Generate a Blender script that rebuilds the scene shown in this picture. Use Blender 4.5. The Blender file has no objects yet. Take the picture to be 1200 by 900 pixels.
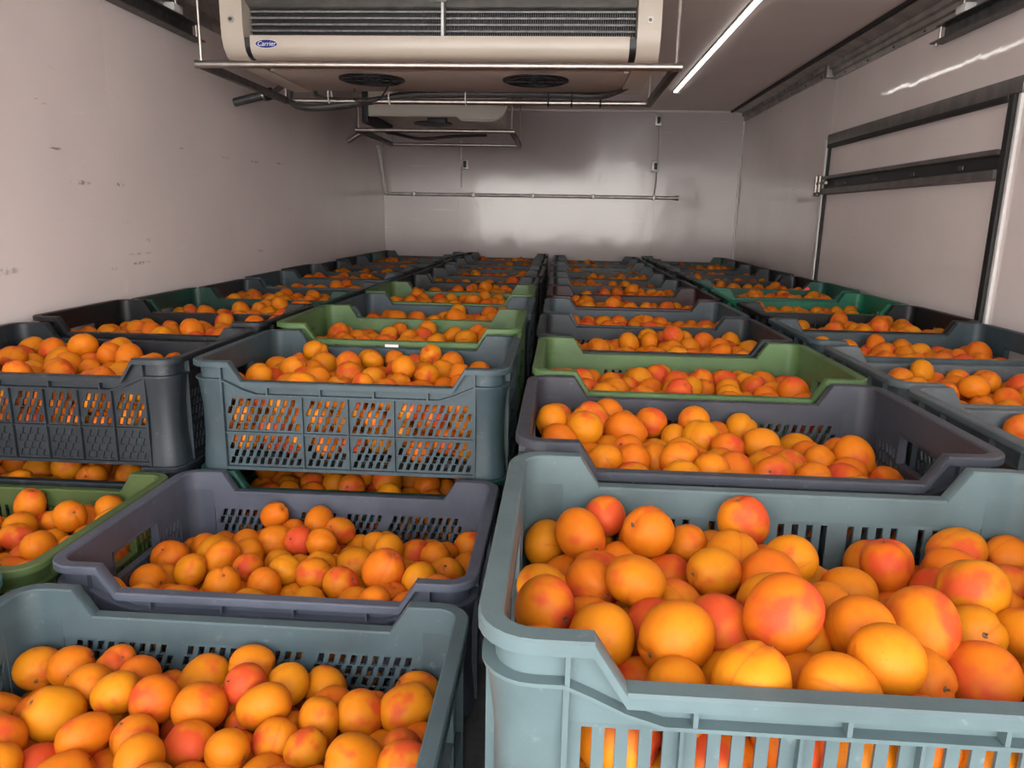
import bpy, bmesh, math, random
import numpy as np
from mathutils import Vector, Matrix, Quaternion, noise as mnoise

random.seed(7)
rng = np.random.default_rng(7)
SC = bpy.context.scene
COL = SC.collection
PI = math.pi

# ------------------------------------------------------------------ camera
CAM_POS = Vector((0.0674, 0.0, 0.2693))
FPX, YAW, PITCH, ROLL = 861.44, 0.0621, 0.2242, 0.0186
_F = Vector((-math.sin(YAW)*math.cos(PITCH), math.cos(YAW)*math.cos(PITCH), -math.sin(PITCH)))
_R = Vector((math.cos(YAW), math.sin(YAW), 0))
_U = _R.cross(_F)
CR = _R*math.cos(ROLL) + _U*math.sin(ROLL)
CU = -_R*math.sin(ROLL) + _U*math.cos(ROLL)
cam_data = bpy.data.cameras.new('camera')
cam_data.sensor_fit = 'HORIZONTAL'
cam_data.sensor_width = 36.0
cam_data.lens = FPX/1200*36
cam_data.clip_start = 0.02
cam = bpy.data.objects.new('camera', cam_data)
COL.objects.link(cam)
cam.matrix_world = Matrix(((CR.x, CU.x, -_F.x, CAM_POS.x), (CR.y, CU.y, -_F.y, CAM_POS.y),
                           (CR.z, CU.z, -_F.z, CAM_POS.z), (0, 0, 0, 1)))
SC.camera = cam

# ------------------------------------------------------------------ daylight
w = bpy.data.worlds.new('sky')
SC.world = w
w.use_nodes = True
nt = w.node_tree
bg = nt.nodes['Background']
tc = nt.nodes.new('ShaderNodeTexCoord')
sep = nt.nodes.new('ShaderNodeSeparateXYZ')
cr = nt.nodes.new('ShaderNodeValToRGB')
nt.links.new(tc.outputs['Generated'], sep.inputs[0])
nt.links.new(sep.outputs['Z'], cr.inputs[0])
cr.color_ramp.elements[0].position = 0.0
cr.color_ramp.elements[0].color = (1.0, 0.95, 0.90, 1)
cr.color_ramp.elements[1].position = 0.6
cr.color_ramp.elements[1].color = (0.80, 0.90, 1.0, 1)
nt.links.new(cr.outputs[0], bg.inputs[0])
bg.inputs[1].default_value = 6.0
SC.view_settings.view_transform = 'Standard'
SC.view_settings.look = 'None'
SC.view_settings.gamma = 1
SC.view_settings.use_curve_mapping = False
SC.view_settings.exposure = 0.93

# ------------------------------------------------------------------ room measures (metres; z = 0 is the rim of the top crates)
WL, WR, BK, CE = -1.262, 1.335, 5.58, 1.023
OPEN_Y = -0.85
FLOOR = -0.424
CH = 0.2112

# ------------------------------------------------------------------ materials
def new_mat(name):
    m = bpy.data.materials.new(name); m.use_nodes = True
    return m, m.node_tree, m.node_tree.nodes['Principled BSDF']

def N(nt, typ, **kw):
    n = nt.nodes.new('ShaderNode'+typ)
    for k, v in kw.items(): setattr(n, k, v)
    return n

def mth(nt, op, a, b=None, c=None, clamp=False):
    n = nt.nodes.new('ShaderNodeMath'); n.operation = op; n.use_clamp = clamp
    for i, x in enumerate((a, b, c)):
        if x is None: continue
        if isinstance(x, (int, float)): n.inputs[i].default_value = x
        else: nt.links.new(x, n.inputs[i])
    return n.outputs[0]

def mixc(nt, fac, a, b):
    n = nt.nodes.new('ShaderNodeMix'); n.data_type = 'RGBA'
    for s, x in ((0, fac), (6, a), (7, b)):
        if isinstance(x, (int, float)): n.inputs[s].default_value = x
        elif isinstance(x, tuple): n.inputs[s].default_value = (*x, 1) if len(x) == 3 else x
        else: nt.links.new(x, n.inputs[s])
    return n.outputs[2]

def srange(nt, v, a, b):
    n = nt.nodes.new('ShaderNodeMapRange'); n.interpolation_type = 'SMOOTHSTEP'
    nt.links.new(v, n.inputs[0]); n.inputs[1].default_value = a; n.inputs[2].default_value = b
    return n.outputs[0]

def plain(name, col, rough=0.5, metal=0.0, var=0.0, scale=40, bump=0.0):
    m, nt, b = new_mat(name)
    b.inputs['Roughness'].default_value = rough
    b.inputs['Metallic'].default_value = metal
    b.inputs['Base Color'].default_value = (*col, 1)
    t = N(nt, 'TexCoord')
    no = N(nt, 'TexNoise'); no.inputs['Scale'].default_value = scale; no.inputs['Detail'].default_value = 5
    nt.links.new(t.outputs['Object'], no.inputs['Vector'])
    if var:
        d = tuple(c*(1-var) for c in col)
        nt.links.new(mixc(nt, srange(nt, no.outputs[0], .35, .65), col, d), b.inputs['Base Color'])
    if bump:
        bp = N(nt, 'Bump'); bp.inputs['Strength'].default_value = bump; bp.inputs['Distance'].default_value = .002
        nt.links.new(no.outputs[0], bp.inputs['Height']); nt.links.new(bp.outputs[0], b.inputs['Normal'])
    return m

def crate_plastic(name, col):
    m, nt, b = new_mat(name)
    t = N(nt, 'TexCoord'); oi = N(nt, 'ObjectInfo')
    add = N(nt, 'VectorMath', operation='ADD')
    nt.links.new(t.outputs['Object'], add.inputs[0]); nt.links.new(oi.outputs['Random'], add.inputs[1])
    n1 = N(nt, 'TexNoise'); n1.inputs['Scale'].default_value = 9; n1.inputs['Detail'].default_value = 6
    n2 = N(nt, 'TexNoise'); n2.inputs['Scale'].default_value = 60; n2.inputs['Detail'].default_value = 4; n2.inputs['Roughness'].default_value = .7
    n3 = N(nt, 'TexNoise'); n3.inputs['Scale'].default_value = 300; n3.inputs['Detail'].default_value = 2
    for n in (n1, n2, n3): nt.links.new(add.outputs[0], n.inputs['Vector'])
    col = tuple(c*.60 for c in col); dark = tuple(c*.70 for c in col); pale = tuple(c*.8+.10 for c in col)
    c = mixc(nt, srange(nt, n1.outputs[0], .35, .7), col, dark)
    scuff = mth(nt, 'MULTIPLY', srange(nt, n2.outputs[0], .60, .74), .45)
    c = mixc(nt, scuff, c, pale)
    nt.links.new(c, b.inputs['Base Color'])
    r = mth(nt, 'MULTIPLY_ADD', n2.outputs[0], .25, .33)
    nt.links.new(r, b.inputs['Roughness'])
    bp = N(nt, 'Bump'); bp.inputs['Strength'].default_value = .12; bp.inputs['Distance'].default_value = .001
    nt.links.new(n3.outputs[0], bp.inputs['Height']); nt.links.new(bp.outputs[0], b.inputs['Normal'])
    return m

def wall_paint(name, col, rough, bumps=.25, scuffs=True, marks=()):
    m, nt, b = new_mat(name)
    g = N(nt, 'NewGeometry')
    n1 = N(nt, 'TexNoise'); n1.inputs['Scale'].default_value = 1.6; n1.inputs['Detail'].default_value = 5
    nt.links.new(g.outputs['Position'], n1.inputs['Vector'])
    c = mixc(nt, srange(nt, n1.outputs[0], .3, .7), col, tuple(x*.90 for x in col))
    if scuffs:
        mp = N(nt, 'Mapping'); mp.inputs['Scale'].default_value = (7, 7, 46)
        nt.links.new(g.outputs['Position'], mp.inputs['Vector'])
        n2 = N(nt, 'TexNoise'); n2.inputs['Scale'].default_value = 1; n2.inputs['Detail'].default_value = 7; n2.inputs['Roughness'].default_value = .62
        nt.links.new(mp.outputs[0], n2.inputs['Vector'])
        n3 = N(nt, 'TexNoise'); n3.inputs['Scale'].default_value = 2.3; nt.links.new(g.outputs['Position'], n3.inputs['Vector'])
        k = mth(nt, 'MULTIPLY', srange(nt, n2.outputs[0], .665, .74), srange(nt, n3.outputs[0], .45, .6))
        c = mixc(nt, mth(nt, 'MULTIPLY', k, .75), c, (.12, .10, .10))
        mp2 = N(nt, 'Mapping'); mp2.inputs['Scale'].default_value = (3, 3, 90); mp2.inputs['Rotation'].default_value = (.25, .1, 0)
        nt.links.new(g.outputs['Position'], mp2.inputs['Vector'])
        n4 = N(nt, 'TexNoise'); n4.inputs['Scale'].default_value = 1; n4.inputs['Detail'].default_value = 4
        nt.links.new(mp2.outputs[0], n4.inputs['Vector'])
        k2 = mth(nt, 'MULTIPLY', srange(nt, n4.outputs[0], .68, .76), .5)
        c = mixc(nt, k2, c, (.85, .82, .80))
    if marks:
        sp = N(nt, 'SeparateXYZ'); nt.links.new(g.outputs['Position'], sp.inputs[0])
        nm = N(nt, 'TexNoise'); nm.inputs['Scale'].default_value = 60; nm.inputs['Detail'].default_value = 6; nm.inputs['Roughness'].default_value = .7
        nt.links.new(g.outputs['Position'], nm.inputs['Vector'])
        for y_, z_, ly, lz, d_ in marks:      # rubbed streaks and scratches at their places on the wall
            a = mth(nt, 'DIVIDE', mth(nt, 'SUBTRACT', sp.outputs['Y'], y_), ly)
            e = mth(nt, 'DIVIDE', mth(nt, 'SUBTRACT', sp.outputs['Z'], z_), lz)
            rr = mth(nt, 'ADD', mth(nt, 'MULTIPLY', a, a), mth(nt, 'MULTIPLY', e, e))
            k_ = mth(nt, 'MULTIPLY', mth(nt, 'SUBTRACT', 1.0, srange(nt, rr, .1, 1.2)), srange(nt, nm.outputs[0], .42, .60))
            c = mixc(nt, mth(nt, 'MULTIPLY', k_, abs(d_)*.8), c, (.13, .11, .11) if d_ > 0 else (.9, .88, .86))
    nt.links.new(c, b.inputs['Base Color'])
    b.inputs['Roughness'].default_value = rough
    mp3 = N(nt, 'Mapping'); mp3.inputs['Scale'].default_value = (2.5, 2.5, 1.2)
    nt.links.new(g.outputs['Position'], mp3.inputs['Vector'])
    n5 = N(nt, 'TexNoise'); n5.inputs['Scale'].default_value = 3; n5.inputs['Detail'].default_value = 4
    nt.links.new(mp3.outputs[0], n5.inputs['Vector'])
    bp = N(nt, 'Bump'); bp.inputs['Strength'].default_value = bumps; bp.inputs['Distance'].default_value = .01
    nt.links.new(n5.outputs[0], bp.inputs['Height']); nt.links.new(bp.outputs[0], b.inputs['Normal'])
    return m

def apricot_skin():
    m, nt, b = new_mat('apricot_skin')
    at = N(nt, 'Attribute'); at.attribute_name = 'lc'
    def both(oname, gname):
        a = N(nt, 'Attribute'); a.attribute_type = 'OBJECT'; a.attribute_name = oname
        g = N(nt, 'Attribute'); g.attribute_name = gname
        return mth(nt, 'ADD', a.outputs['Fac'], g.outputs['Fac'])
    bl, to, sd = both('blush', 'gblush'), both('tone', 'gtone'), both('seed', 'gseed')
    sv = N(nt, 'CombineXYZ'); nt.links.new(mth(nt, 'MULTIPLY', sd, 57.0), sv.inputs[0]); nt.links.new(mth(nt, 'MULTIPLY', sd, 31.0), sv.inputs[1])
    add = N(nt, 'VectorMath', operation='ADD'); nt.links.new(at.outputs['Vector'], add.inputs[0]); nt.links.new(sv.outputs[0], add.inputs[1])
    def noi(s, d=3, r=.5):
        n = N(nt, 'TexNoise'); n.inputs['Scale'].default_value = s; n.inputs['Detail'].default_value = d; n.inputs['Roughness'].default_value = r
        nt.links.new(add.outputs[0], n.inputs['Vector']); return n.outputs[0]
    big, med, fine = noi(.75, 2), noi(2.6, 4), noi(16, 3, .6)
    sp = N(nt, 'SeparateXYZ'); nt.links.new(at.outputs['Vector'], sp.inputs[0])
    # ground colour from golden to orange
    tone = mth(nt, 'ADD', to, mth(nt, 'MULTIPLY_ADD', med, .9, -.45), clamp=True)
    c = mixc(nt, tone, (.57, .120, .003), (.58, .198, .003))
    # red cheek on one side
    side = mth(nt, 'ADD', mth(nt, 'MULTIPLY', sp.outputs['Y'], .25), mth(nt, 'MULTIPLY_ADD', big, 3.0, -1.5))
    k = mth(nt, 'ADD', mth(nt, 'ADD', side, mth(nt, 'MULTIPLY_ADD', med, 1.0, -.5)), mth(nt, 'MULTIPLY_ADD', bl, 1.0, -.62))
    k = srange(nt, k, -.10, .60)
    c = mixc(nt, mth(nt, 'MULTIPLY', k, .85), c, (.52, .040, .014))
    # stem end: reddish halo and brown dimple
    sz = sp.outputs['Z']
    halo = mth(nt, 'MULTIPLY', srange(nt, sz, .78, .97), mth(nt, 'MULTIPLY', bl, .7))
    c = mixc(nt, halo, c, (.55, .05, .02))
    # reddish line along the seam of the fruit
    seam = mth(nt, 'MULTIPLY', mth(nt, 'SUBTRACT', 1.0, srange(nt, mth(nt, 'ABSOLUTE', sp.outputs['Y']), .0, .07)), srange(nt, sp.outputs['X'], .0, .3))
    c = mixc(nt, mth(nt, 'MULTIPLY', seam, .38), c, (.45, .07, .01))
    # freckles
    vo = N(nt, 'TexVoronoi'); vo.inputs['Scale'].default_value = 7
    nt.links.new(add.outputs[0], vo.inputs['Vector'])
    fr = mth(nt, 'MULTIPLY', mth(nt, 'SUBTRACT', 1.0, srange(nt, vo.outputs['Distance'], .06, .17)), srange(nt, med, .46, .58))
    c = mixc(nt, mth(nt, 'MULTIPLY', fr, .8), c, (.38, .06, .015))
    c = mixc(nt, mth(nt, 'MULTIPLY', srange(nt, fine, .50, .75), .24), c, (.50, .14, .02))
    nt.links.new(c, b.inputs['Base Color'])
    b.inputs['Roughness'].default_value = .58
    b.inputs['Specular IOR Level'].default_value = .22
    b.inputs['Sheen Weight'].default_value = .0
    b.inputs['Sheen Roughness'].default_value = .5
    b.inputs['Sheen Tint'].default_value = (1, .8, .6, 1)
    bp = N(nt, 'Bump'); bp.inputs['Strength'].default_value = .10; bp.inputs['Distance'].default_value = .0012
    nt.links.new(mth(nt, 'ADD', fine, mth(nt, 'MULTIPLY', med, 2.0)), bp.inputs['Height']); nt.links.new(bp.outputs[0], b.inputs['Normal'])
    return m

MARKS = [(2.021, 0.339, 0.05, 0.007, 1), (2.208, 0.342, 0.022, 0.008, 1), (2.283, 0.104, 0.054, 0.006, 1), (2.139, 0.095, 0.021, 0.005, 1), (1.707, 0.118, 0.046, 0.01, 0.6), (2.283, 0.133, 0.08, 0.004, 0.5), (2.597, 0.479, 0.024, 0.004, 0.7), (3.236, 0.478, 0.065, 0.005, 0.8), (3.514, 0.49, 0.066, 0.006, 0.8), (2.944, 0.474, 0.047, 0.004, 0.7), (2.047, 0.525, 0.034, 0.003, -0.6), (2.187, 0.039, 0.014, 0.036, -0.5), (2.554, 0.141, 0.037, 0.012, -0.4), (2.334, 0.172, 0.015, 0.009, 0.5)]
M = dict(
    wall=wall_paint('off_white_panel', (.83, .735, .71), .28, marks=MARKS),
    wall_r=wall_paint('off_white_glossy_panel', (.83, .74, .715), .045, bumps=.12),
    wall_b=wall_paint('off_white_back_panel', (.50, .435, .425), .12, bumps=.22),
    ceil=wall_paint('ceiling_panel', (.80, .69, .65), .35, scuffs=False),
    floor=plain('dark_floor', (.09, .09, .09), .7, var=.3),
    ground=plain('concrete_yard', (.55, .52, .48), .9, var=.2, scale=2),
    alu=plain('worn_aluminium', (.52, .50, .48), .42, .85, var=.25, scale=14),
    steel=plain('stainless_tube', (.50, .46, .42), .38, 1.0, var=.15, scale=30),
    dsteel=plain('dark_galvanised_steel', (.13, .13, .13), .45, .7, var=.35, scale=25),
    frame=plain('grey_frame_profile', (.16, .145, .14), .42, .35, var=.25, scale=20),
    rubber=plain('black_rubber', (.012, .012, .012), .6),
    white=plain('white_plastic', (.74, .72, .70), .4, var=.08),
    cream=plain('cream_casing', (.60, .52, .43), .32, var=.04, scale=5),
    creaml=plain('pale_cover', (.74, .68, .60), .4, var=.04, scale=5),
    creamd=plain('cream_underside', (.56, .48, .42), .45, var=.10, scale=7),
    black=plain('black_plastic', (.015, .015, .017), .45),
    dark=plain('dark_recess_metal', (.035, .037, .042), .5, .3, var=.3),
    fin=plain('coil_fins', (.20, .20, .21), .4, .8, var=.3, scale=120),
    coil=plain('coil_tube', (.40, .39, .37), .35, .8, var=.3, scale=90),
    hose=plain('dark_hose', (.05, .045, .042), .5, var=.3, scale=60),
    blue=plain('badge_blue', (.012, .022, .20), .3),
    lettering=plain('badge_white', (.85, .85, .85), .4),
    red=plain('red_tag', (.75, .04, .02), .5),
    tagw=plain('white_tag', (.8, .76, .76), .5),
    stem=plain('dry_stem', (.16, .09, .035), .8, var=.4, scale=200),
)
M['apricot'] = apricot_skin()
m, nt, b = new_mat('led_diffuser')
b.inputs['Emission Color'].default_value = (1, .98, .90, 1); b.inputs['Emission Strength'].default_value = 3.2
M['led'] = m

# ------------------------------------------------------------------ mesh helpers
def link(o, parent=None):
    COL.objects.link(o)
    if parent is not None: o.parent = parent
    return o

def finish(bm, name, mat, smooth=35):
    me = bpy.data.meshes.new(name)
    bm.normal_update(); bm.to_mesh(me); bm.free()
    me.materials.append(mat)
    if smooth:
        me.shade_smooth(); me.set_sharp_from_angle(angle=math.radians(smooth))
    return me

def obj(name, bm, mat, parent=None, smooth=35, loc=None):
    o = bpy.data.objects.new(name, finish(bm, name, mat, smooth) if isinstance(bm, bmesh.types.BMesh) else bm)
    if loc is not None: o.location = loc
    return link(o, parent)

def empty(name, loc, label, cat, group=None):
    o = bpy.data.objects.new(name, None); o.empty_display_size = .05; o.location = loc
    COL.objects.link(o); tag(o, label, cat, group); return o

def tag(o, label, cat, group=None):
    o['label'] = label; o['category'] = cat
    if group: o['group'] = group
    return o

def struct(o, label=None, cat=None):
    o['kind'] = 'structure'
    if label: o['label'] = label
    if cat: o['category'] = cat
    return o

def BM(): return bmesh.new()

def box(bm, lo, hi, bev=0):
    x0, y0, z0 = lo; x1, y1, z1 = hi
    v = [bm.verts.new(p) for p in ((x0,y0,z0),(x1,y0,z0),(x1,y1,z0),(x0,y1,z0),(x0,y0,z1),(x1,y0,z1),(x1,y1,z1),(x0,y1,z1))]
    fs = [bm.faces.new([v[i] for i in f]) for f in ((3,2,1,0),(4,5,6,7),(0,1,5,4),(1,2,6,5),(2,3,7,6),(3,0,4,7))]
    if bev:
        es = list({e for f in fs for e in f.edges})
        bmesh.ops.bevel(bm, geom=es, offset=bev, segments=2, affect='EDGES', profile=.5)
    return bm

def prism(bm, poly, axis, a, b):
    """poly: 2-D points, extruded from a to b along axis (0=x: poly=(y,z); 1=y: poly=(x,z); 2=z: poly=(x,y))."""
    def P(p, t):
        return ((t, p[0], p[1]), (p[0], t, p[1]), (p[0], p[1], t))[axis]
    A = [bm.verts.new(P(p, a)) for p in poly]; B = [bm.verts.new(P(p, b)) for p in poly]
    bm.faces.new(A); bm.faces.new(B[::-1])
    n = len(poly)
    for i in range(n): bm.faces.new((A[i], B[i], B[(i+1) % n], A[(i+1) % n]))
    bmesh.ops.recalc_face_normals(bm, faces=bm.faces[:])
    return bm

def crom(pts, k=6):
    P = [Vector(p) for p in pts]; P = [2*P[0]-P[1]] + P + [2*P[-1]-P[-2]]
    out = []
    for i in range(1, len(P)-2):
        for j in range(k):
            t = j/k; a, b, c, d = P[i-1:i+3]
            out.append(.5*((2*b)+(c-a)*t+(2*a-5*b+4*c-d)*t*t+(-a+3*b-3*c+d)*t**3))
    out.append(P[-2]); return out

def tube(bm, pts, r, seg=12, cap=True):
    P = [Vector(p) for p in pts]
    t = (P[1]-P[0]).normalized(); n = t.orthogonal().normalized(); rings = []
    for i, p in enumerate(P):
        t2 = ((P[min(i+1, len(P)-1)]-P[max(i-1, 0)])).normalized()
        n = (n - t2*n.dot(t2)).normalized(); b_ = t2.cross(n)
        rr = r[i] if isinstance(r, (list, tuple)) else r
        rings.append([bm.verts.new(p + (n*math.cos(2*PI*k/seg) + b_*math.sin(2*PI*k/seg))*rr) for k in range(seg)])
    for A, B in zip(rings, rings[1:]):
        for k in range(seg): bm.faces.new((A[k], A[(k+1) % seg], B[(k+1) % seg], B[k]))
    if cap: bm.faces.new(rings[0][::-1]); bm.faces.new(rings[-1])
    return bm

# ================================================================== the truck body
def wall(name, label, lo, hi, mat, panels, cat='wall'):
    o = obj(name, box(BM(), lo, hi), mat, smooth=0); struct(o, label, cat)
    for plo, phi in panels:
        p = obj('panel', box(BM(), plo, phi), mat, o, smooth=0)
    return o
G = .0005
ys = [OPEN_Y, 1.0, 2.19, 3.69, BK]
wall('wall_left', 'off-white panelled left side wall of the truck body', (WL-.08, OPEN_Y, FLOOR-.05), (WL-.003, BK+.08, CE+.08), M['wall'],
     [((WL-.003, a+G, FLOOR), (WL, b-G, CE)) for a, b in zip(ys, ys[1:])])
# right wall leaves the doorway of the side door
DY0, DY1, DZ1 = 2.27, 3.77, .655
o = struct(obj('wall_right', box(BM(), (WR+.003, OPEN_Y, FLOOR-.05), (WR+.08, BK+.08, CE+.08)), M['wall_r'], smooth=0), 'glossy off-white right side wall with a side door', 'wall')
for lo, hi in (((OPEN_Y+G, FLOOR), (DY0-.004, CE)), ((DY0-.004, DZ1+.002), (DY1-G, CE)), ((DY1+.004, FLOOR), (BK-G, CE))):
    obj('panel', box(BM(), (WR, lo[0]+G, lo[1]), (WR+.003, hi[0]-G, hi[1])), M['wall_r'], o, smooth=0)
xs = [WL, -.70, .02, .735, WR]
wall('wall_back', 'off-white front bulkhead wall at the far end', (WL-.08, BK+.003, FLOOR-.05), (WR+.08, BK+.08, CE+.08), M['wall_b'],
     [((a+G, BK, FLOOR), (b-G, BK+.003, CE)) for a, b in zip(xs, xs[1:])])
ys = [OPEN_Y, 1.6, 4.1, BK]
wall('ceiling', 'off-white truck ceiling', (WL-.08, OPEN_Y, CE+.003), (WR+.08, BK+.08, CE+.08), M['ceil'],
     [((WL, a+G, CE), (1.24, b-G, CE+.003)) for a, b in zip(ys, ys[1:])], 'ceiling')
struct(obj('floor', box(BM(), (WL-.08, OPEN_Y, FLOOR-.08), (WR+.08, BK+.08, FLOOR)), M['floor'], smooth=0), 'dark truck floor under the crates', 'floor')
struct(obj('ground', box(BM(), (-30, -40, -2.2), (30, 30, -2.1)), M['ground'], smooth=0), 'pale concrete yard outside the truck', 'ground')

# trims -------------------------------------------------------------
def trim(n, name_i, label, *bms):
    pass
t = obj('trim_1', prism(BM(), [(1.252, CE), (WR, CE), (WR, .955), (WR-.006, .955), (WR-.006, .985), (WR-.022, .985), (WR-.022, 1.008), (1.252, 1.016)], 1, 3.86, BK-.004), M['alu'])
struct(t, 'short aluminium corner profile with rivets, far end of right wall', 'trim')
for k in range(7):
    y = 3.98+k*.24
    obj('rivet', tube(BM(), [(WR-.006, y, .968), (WR-.010, y, .968)], .004, 8), M['dsteel'], t)
    obj('rivet', tube(BM(), [(WR-.022, y+.1, .995), (WR-.026, y+.1, .995)], .004, 8), M['dsteel'], t)
t = obj('trim_2', prism(BM(), [(1.2525, CE), (WR, CE), (WR, .925), (WR-.008, .925), (WR-.008, .945), (WR-.018, .95), (WR-.018, .968), (WR-.034, .972), (WR-.034, .99), (WR-.06, 1.0), (1.2525, 1.008)], 1, OPEN_Y, 3.80), M['alu'])
struct(t, 'long ribbed aluminium corner profile above right wall', 'trim')
obj('end_bracket', box(BM(), (WR-.045, 3.79, .935), (WR-.001, 3.825, CE-.03), .002), M['frame'], t)
for k in range(14):
    y = .4+k*.25
    obj('rivet', tube(BM(), [(WR-.008, y, .934), (WR-.012, y, .934)], .004, 8), M['dsteel'], t)
t = struct(obj('trim_3', box(BM(), (1.232, OPEN_Y, CE-.012), (1.2515, BK-.004, CE-.0005)), M['rubber'], smooth=0), 'black sealing strip along the ceiling beside right wall', 'trim')
t = obj('trim_4', prism(BM(), [(WL, CE), (WL+.085, CE), (WL+.085, 1.012), (WL+.03, .995), (WL+.03, .96), (WL+.008, .95), (WL+.008, .925), (WL, .925)], 1, OPEN_Y, 3.30), M['alu'])
struct(t, 'aluminium corner profile above left wall', 'trim')
struct(obj('trim_5', box(BM(), (WR-.012, BK-.012, FLOOR), (WR, BK, CE-.07), .002), M['white']), 'white corner strip at the far right corner', 'trim')
struct(obj('trim_6', box(BM(), (WL+.05, BK-.012, CE-.014), (1.23, BK, CE), .002), M['ceil']), 'strip where the ceiling meets the back wall', 'trim')

# side door on the right wall ----------------------------------------
d = obj('door_1', box(BM(), (WR-.002, DY0+.03, FLOOR), (WR+.0028, DY1-.03, .63)), M['wall_r'], smooth=0)
struct(d, 'off-white side door in the right wall with black seal', 'door')
obj('door_frame', box(BM(), (WR-.016, DY0-.03, .63), (WR, DY1+.0, .675), .003), M['frame'], d)
obj('seal', box(BM(), (WR-.022, DY0+.02, .612), (WR-.002, DY1-.02, .6295), .003), M['rubber'], d)
obj('seal', box(BM(), (WR-.020, DY0-.006, FLOOR), (WR-.001, DY0+.022, .629), .003), M['rubber'], d)
obj('seal', box(BM(), (WR-.012, DY1-.028, FLOOR), (WR-.001, DY1-.012, .629), .002), M['rubber'], d)
obj('edge_trim', box(BM(), (WR-.010, DY0-.022, FLOOR), (WR, DY0-.007, .629), .002), M['white'], d)
obj('edge_trim', box(BM(), (WR-.014, DY1+.005, FLOOR), (WR, DY1+.040, .655), .003), M['white'], d)
obj('edge_trim', box(BM(), (WR-.010, DY1-.011, FLOOR), (WR, DY1+.004, .629), .002), M['alu'], d)
# recessed lashing rail across the door: channel with two flanges
r = obj('lashing_rail', prism(BM(), [(WR-.001, .478), (WR-.022, .484), (WR-.022, .470), (WR-.006, .466), (WR-.006, .430), (WR-.026, .425), (WR-.026, .402), (WR-.001, .396)], 1, DY0+.03, DY1+.06), M['frame'], d)
obj('rail_shade_strip', box(BM(), (WR-.0085, DY0+.035, .4305), (WR-.0062, DY1+.03, .4655)), M['black'], r)  # black insert standing in for the shade inside the rail channel
for k in range(4):
    y = 2.5+k*.33
    obj('rail_hook', box(BM(), (WR-.013, y, .436), (WR-.009, y+.03, .450), .002), M['dsteel'], r)
obj('rail_end', box(BM(), (WR-.030, DY1+.035, .392), (WR-.002, DY1+.085, .492), .004), M['frame'], d)
h = obj('latch', tube(BM(), [(WR-.034, DY1+.05, .45), (WR-.034, DY1-.10, .45)], .007, 10), M['steel'], d)
for y in (DY1+.03, DY1-.02): obj('latch_pin', tube(BM(), [(WR-.036, y, .410), (WR-.036, y, .486)], .009, 10), M['steel'], h)

# roller door tracks at the opening ------------------------------------
def track(x, s, y1, z0, label):
    t = empty('door_track', (x, y1, z0), label, 'track', 'door tracks under the ceiling near the opening')
    y0 = OPEN_Y+.05-y1
    obj('channel', prism(BM(), [(0, 0), (s*.030, 0), (s*.030, .004), (s*.004, .004), (s*.004, .046), (s*.034, .046), (s*.034, .050), (0, .050)], 1, y0, 0), M['dsteel'], t)
    obj('lower_lip', box(BM(), (min(0, s*.044), y0, -.006), (max(0, s*.044), .012, -.001), .001), M['dsteel'], t)
    obj('end_bolt', tube(BM(), [(s*.028, -.004, -.014), (s*.028, -.004, -.006)], .006, 10), M['steel'], t)
    obj('end_stop', tube(BM(), [(s*.022, -.01, .003), (s*.022, -.01, .046)], .004, 8), M['steel'], t)
    b_ = obj('hanger', box(BM(), (min(0, s*.04), -.19, .050), (max(0, s*.04), -.13, .075), .004), M['white'], t)
    obj('hanger_rod', tube(BM(), [(s*.03, -.16, .075), (s*.03, -.16, CE-z0-.02)], .004, 8), M['steel'], t)
    obj('spring_bar', box(BM(), (min(s*.05, s*.012), y0, .058), (max(s*.05, s*.012), -.30, .070), .002), M['alu'], t)
    obj('spring_bar', box(BM(), (min(s*.05, s*.012), y0, .078), (max(s*.05, s*.012), -.26, .086), .002), M['alu'], t)
track(WR-.001, -1, 2.76, .868, 'dark steel door track hanging on the right wall above the side door')
track(WL+.001, 1, 2.73, .858, 'dark steel door track hanging on the left wall beside the cooling unit')

# LED strip --------------------------------------------------------------
t = empty('led_strip_light', (.722, 3.2, CE), 'long thin lit white LED strip running along the ceiling', 'lamp')
obj('housing', box(BM(), (-.014, -2.2, -.006), (.014, 1.55, -.0005), .001), M['white'], t)
obj('diffuser', box(BM(), (-.010, -2.19, -.012), (.010, 1.545, -.0062), .002), M['led'], t)
obj('end_cap', box(BM(), (.006, 1.552, -.014), (.030, 1.62, -.0005), .003), M['white'], t)

# back wall fittings --------------------------------------------------------
t = empty('wall_pipe', (-1.24, BK-.02, .42), 'thin pale drain pipe running down the corner and along back wall', 'pipe')
obj('pipe_run', tube(BM(), [(0, 0, -.003), (2.125, 0, 0)], .0125, 12), M['alu'], t)
obj('pipe_cap', tube(BM(), [(2.115, 0, 0), (2.145, 0, 0)], .018, 12), M['alu'], t)
obj('pipe_drop', tube(BM(), crom([(-.005, -.22, .31), (-.005, -.16, .27), (.0, -.03, .03), (.0, 0, 0)], 5), .013, 12), M['white'], t)
for k in range(5): obj('pipe_clip', box(BM(), (.2+k*.44, -.016, -.018), (.22+k*.44, .018, .018), .002), M['alu'], t)
def sensor(x, z, label):
    t = empty('wall_sensor', (x, BK, z), label, 'sensor', 'small sensor boxes on the back wall')
    obj('casing', box(BM(), (-.026, -.014, -.038), (.026, -.0005, .038), .004), M['alu'], t)
    obj('probe', box(BM(), (-.012, -.024, -.024), (.012, -.0145, .022), .004), M['black'], t)
sensor(.732, .955, 'small grey sensor box high on back wall near the ceiling')
sensor(.728, .64, 'small grey sensor box on back wall above the right end of the pipe')
sensor(-.654, .635, 'small grey sensor box on back wall below the rear cooling unit')
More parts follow.
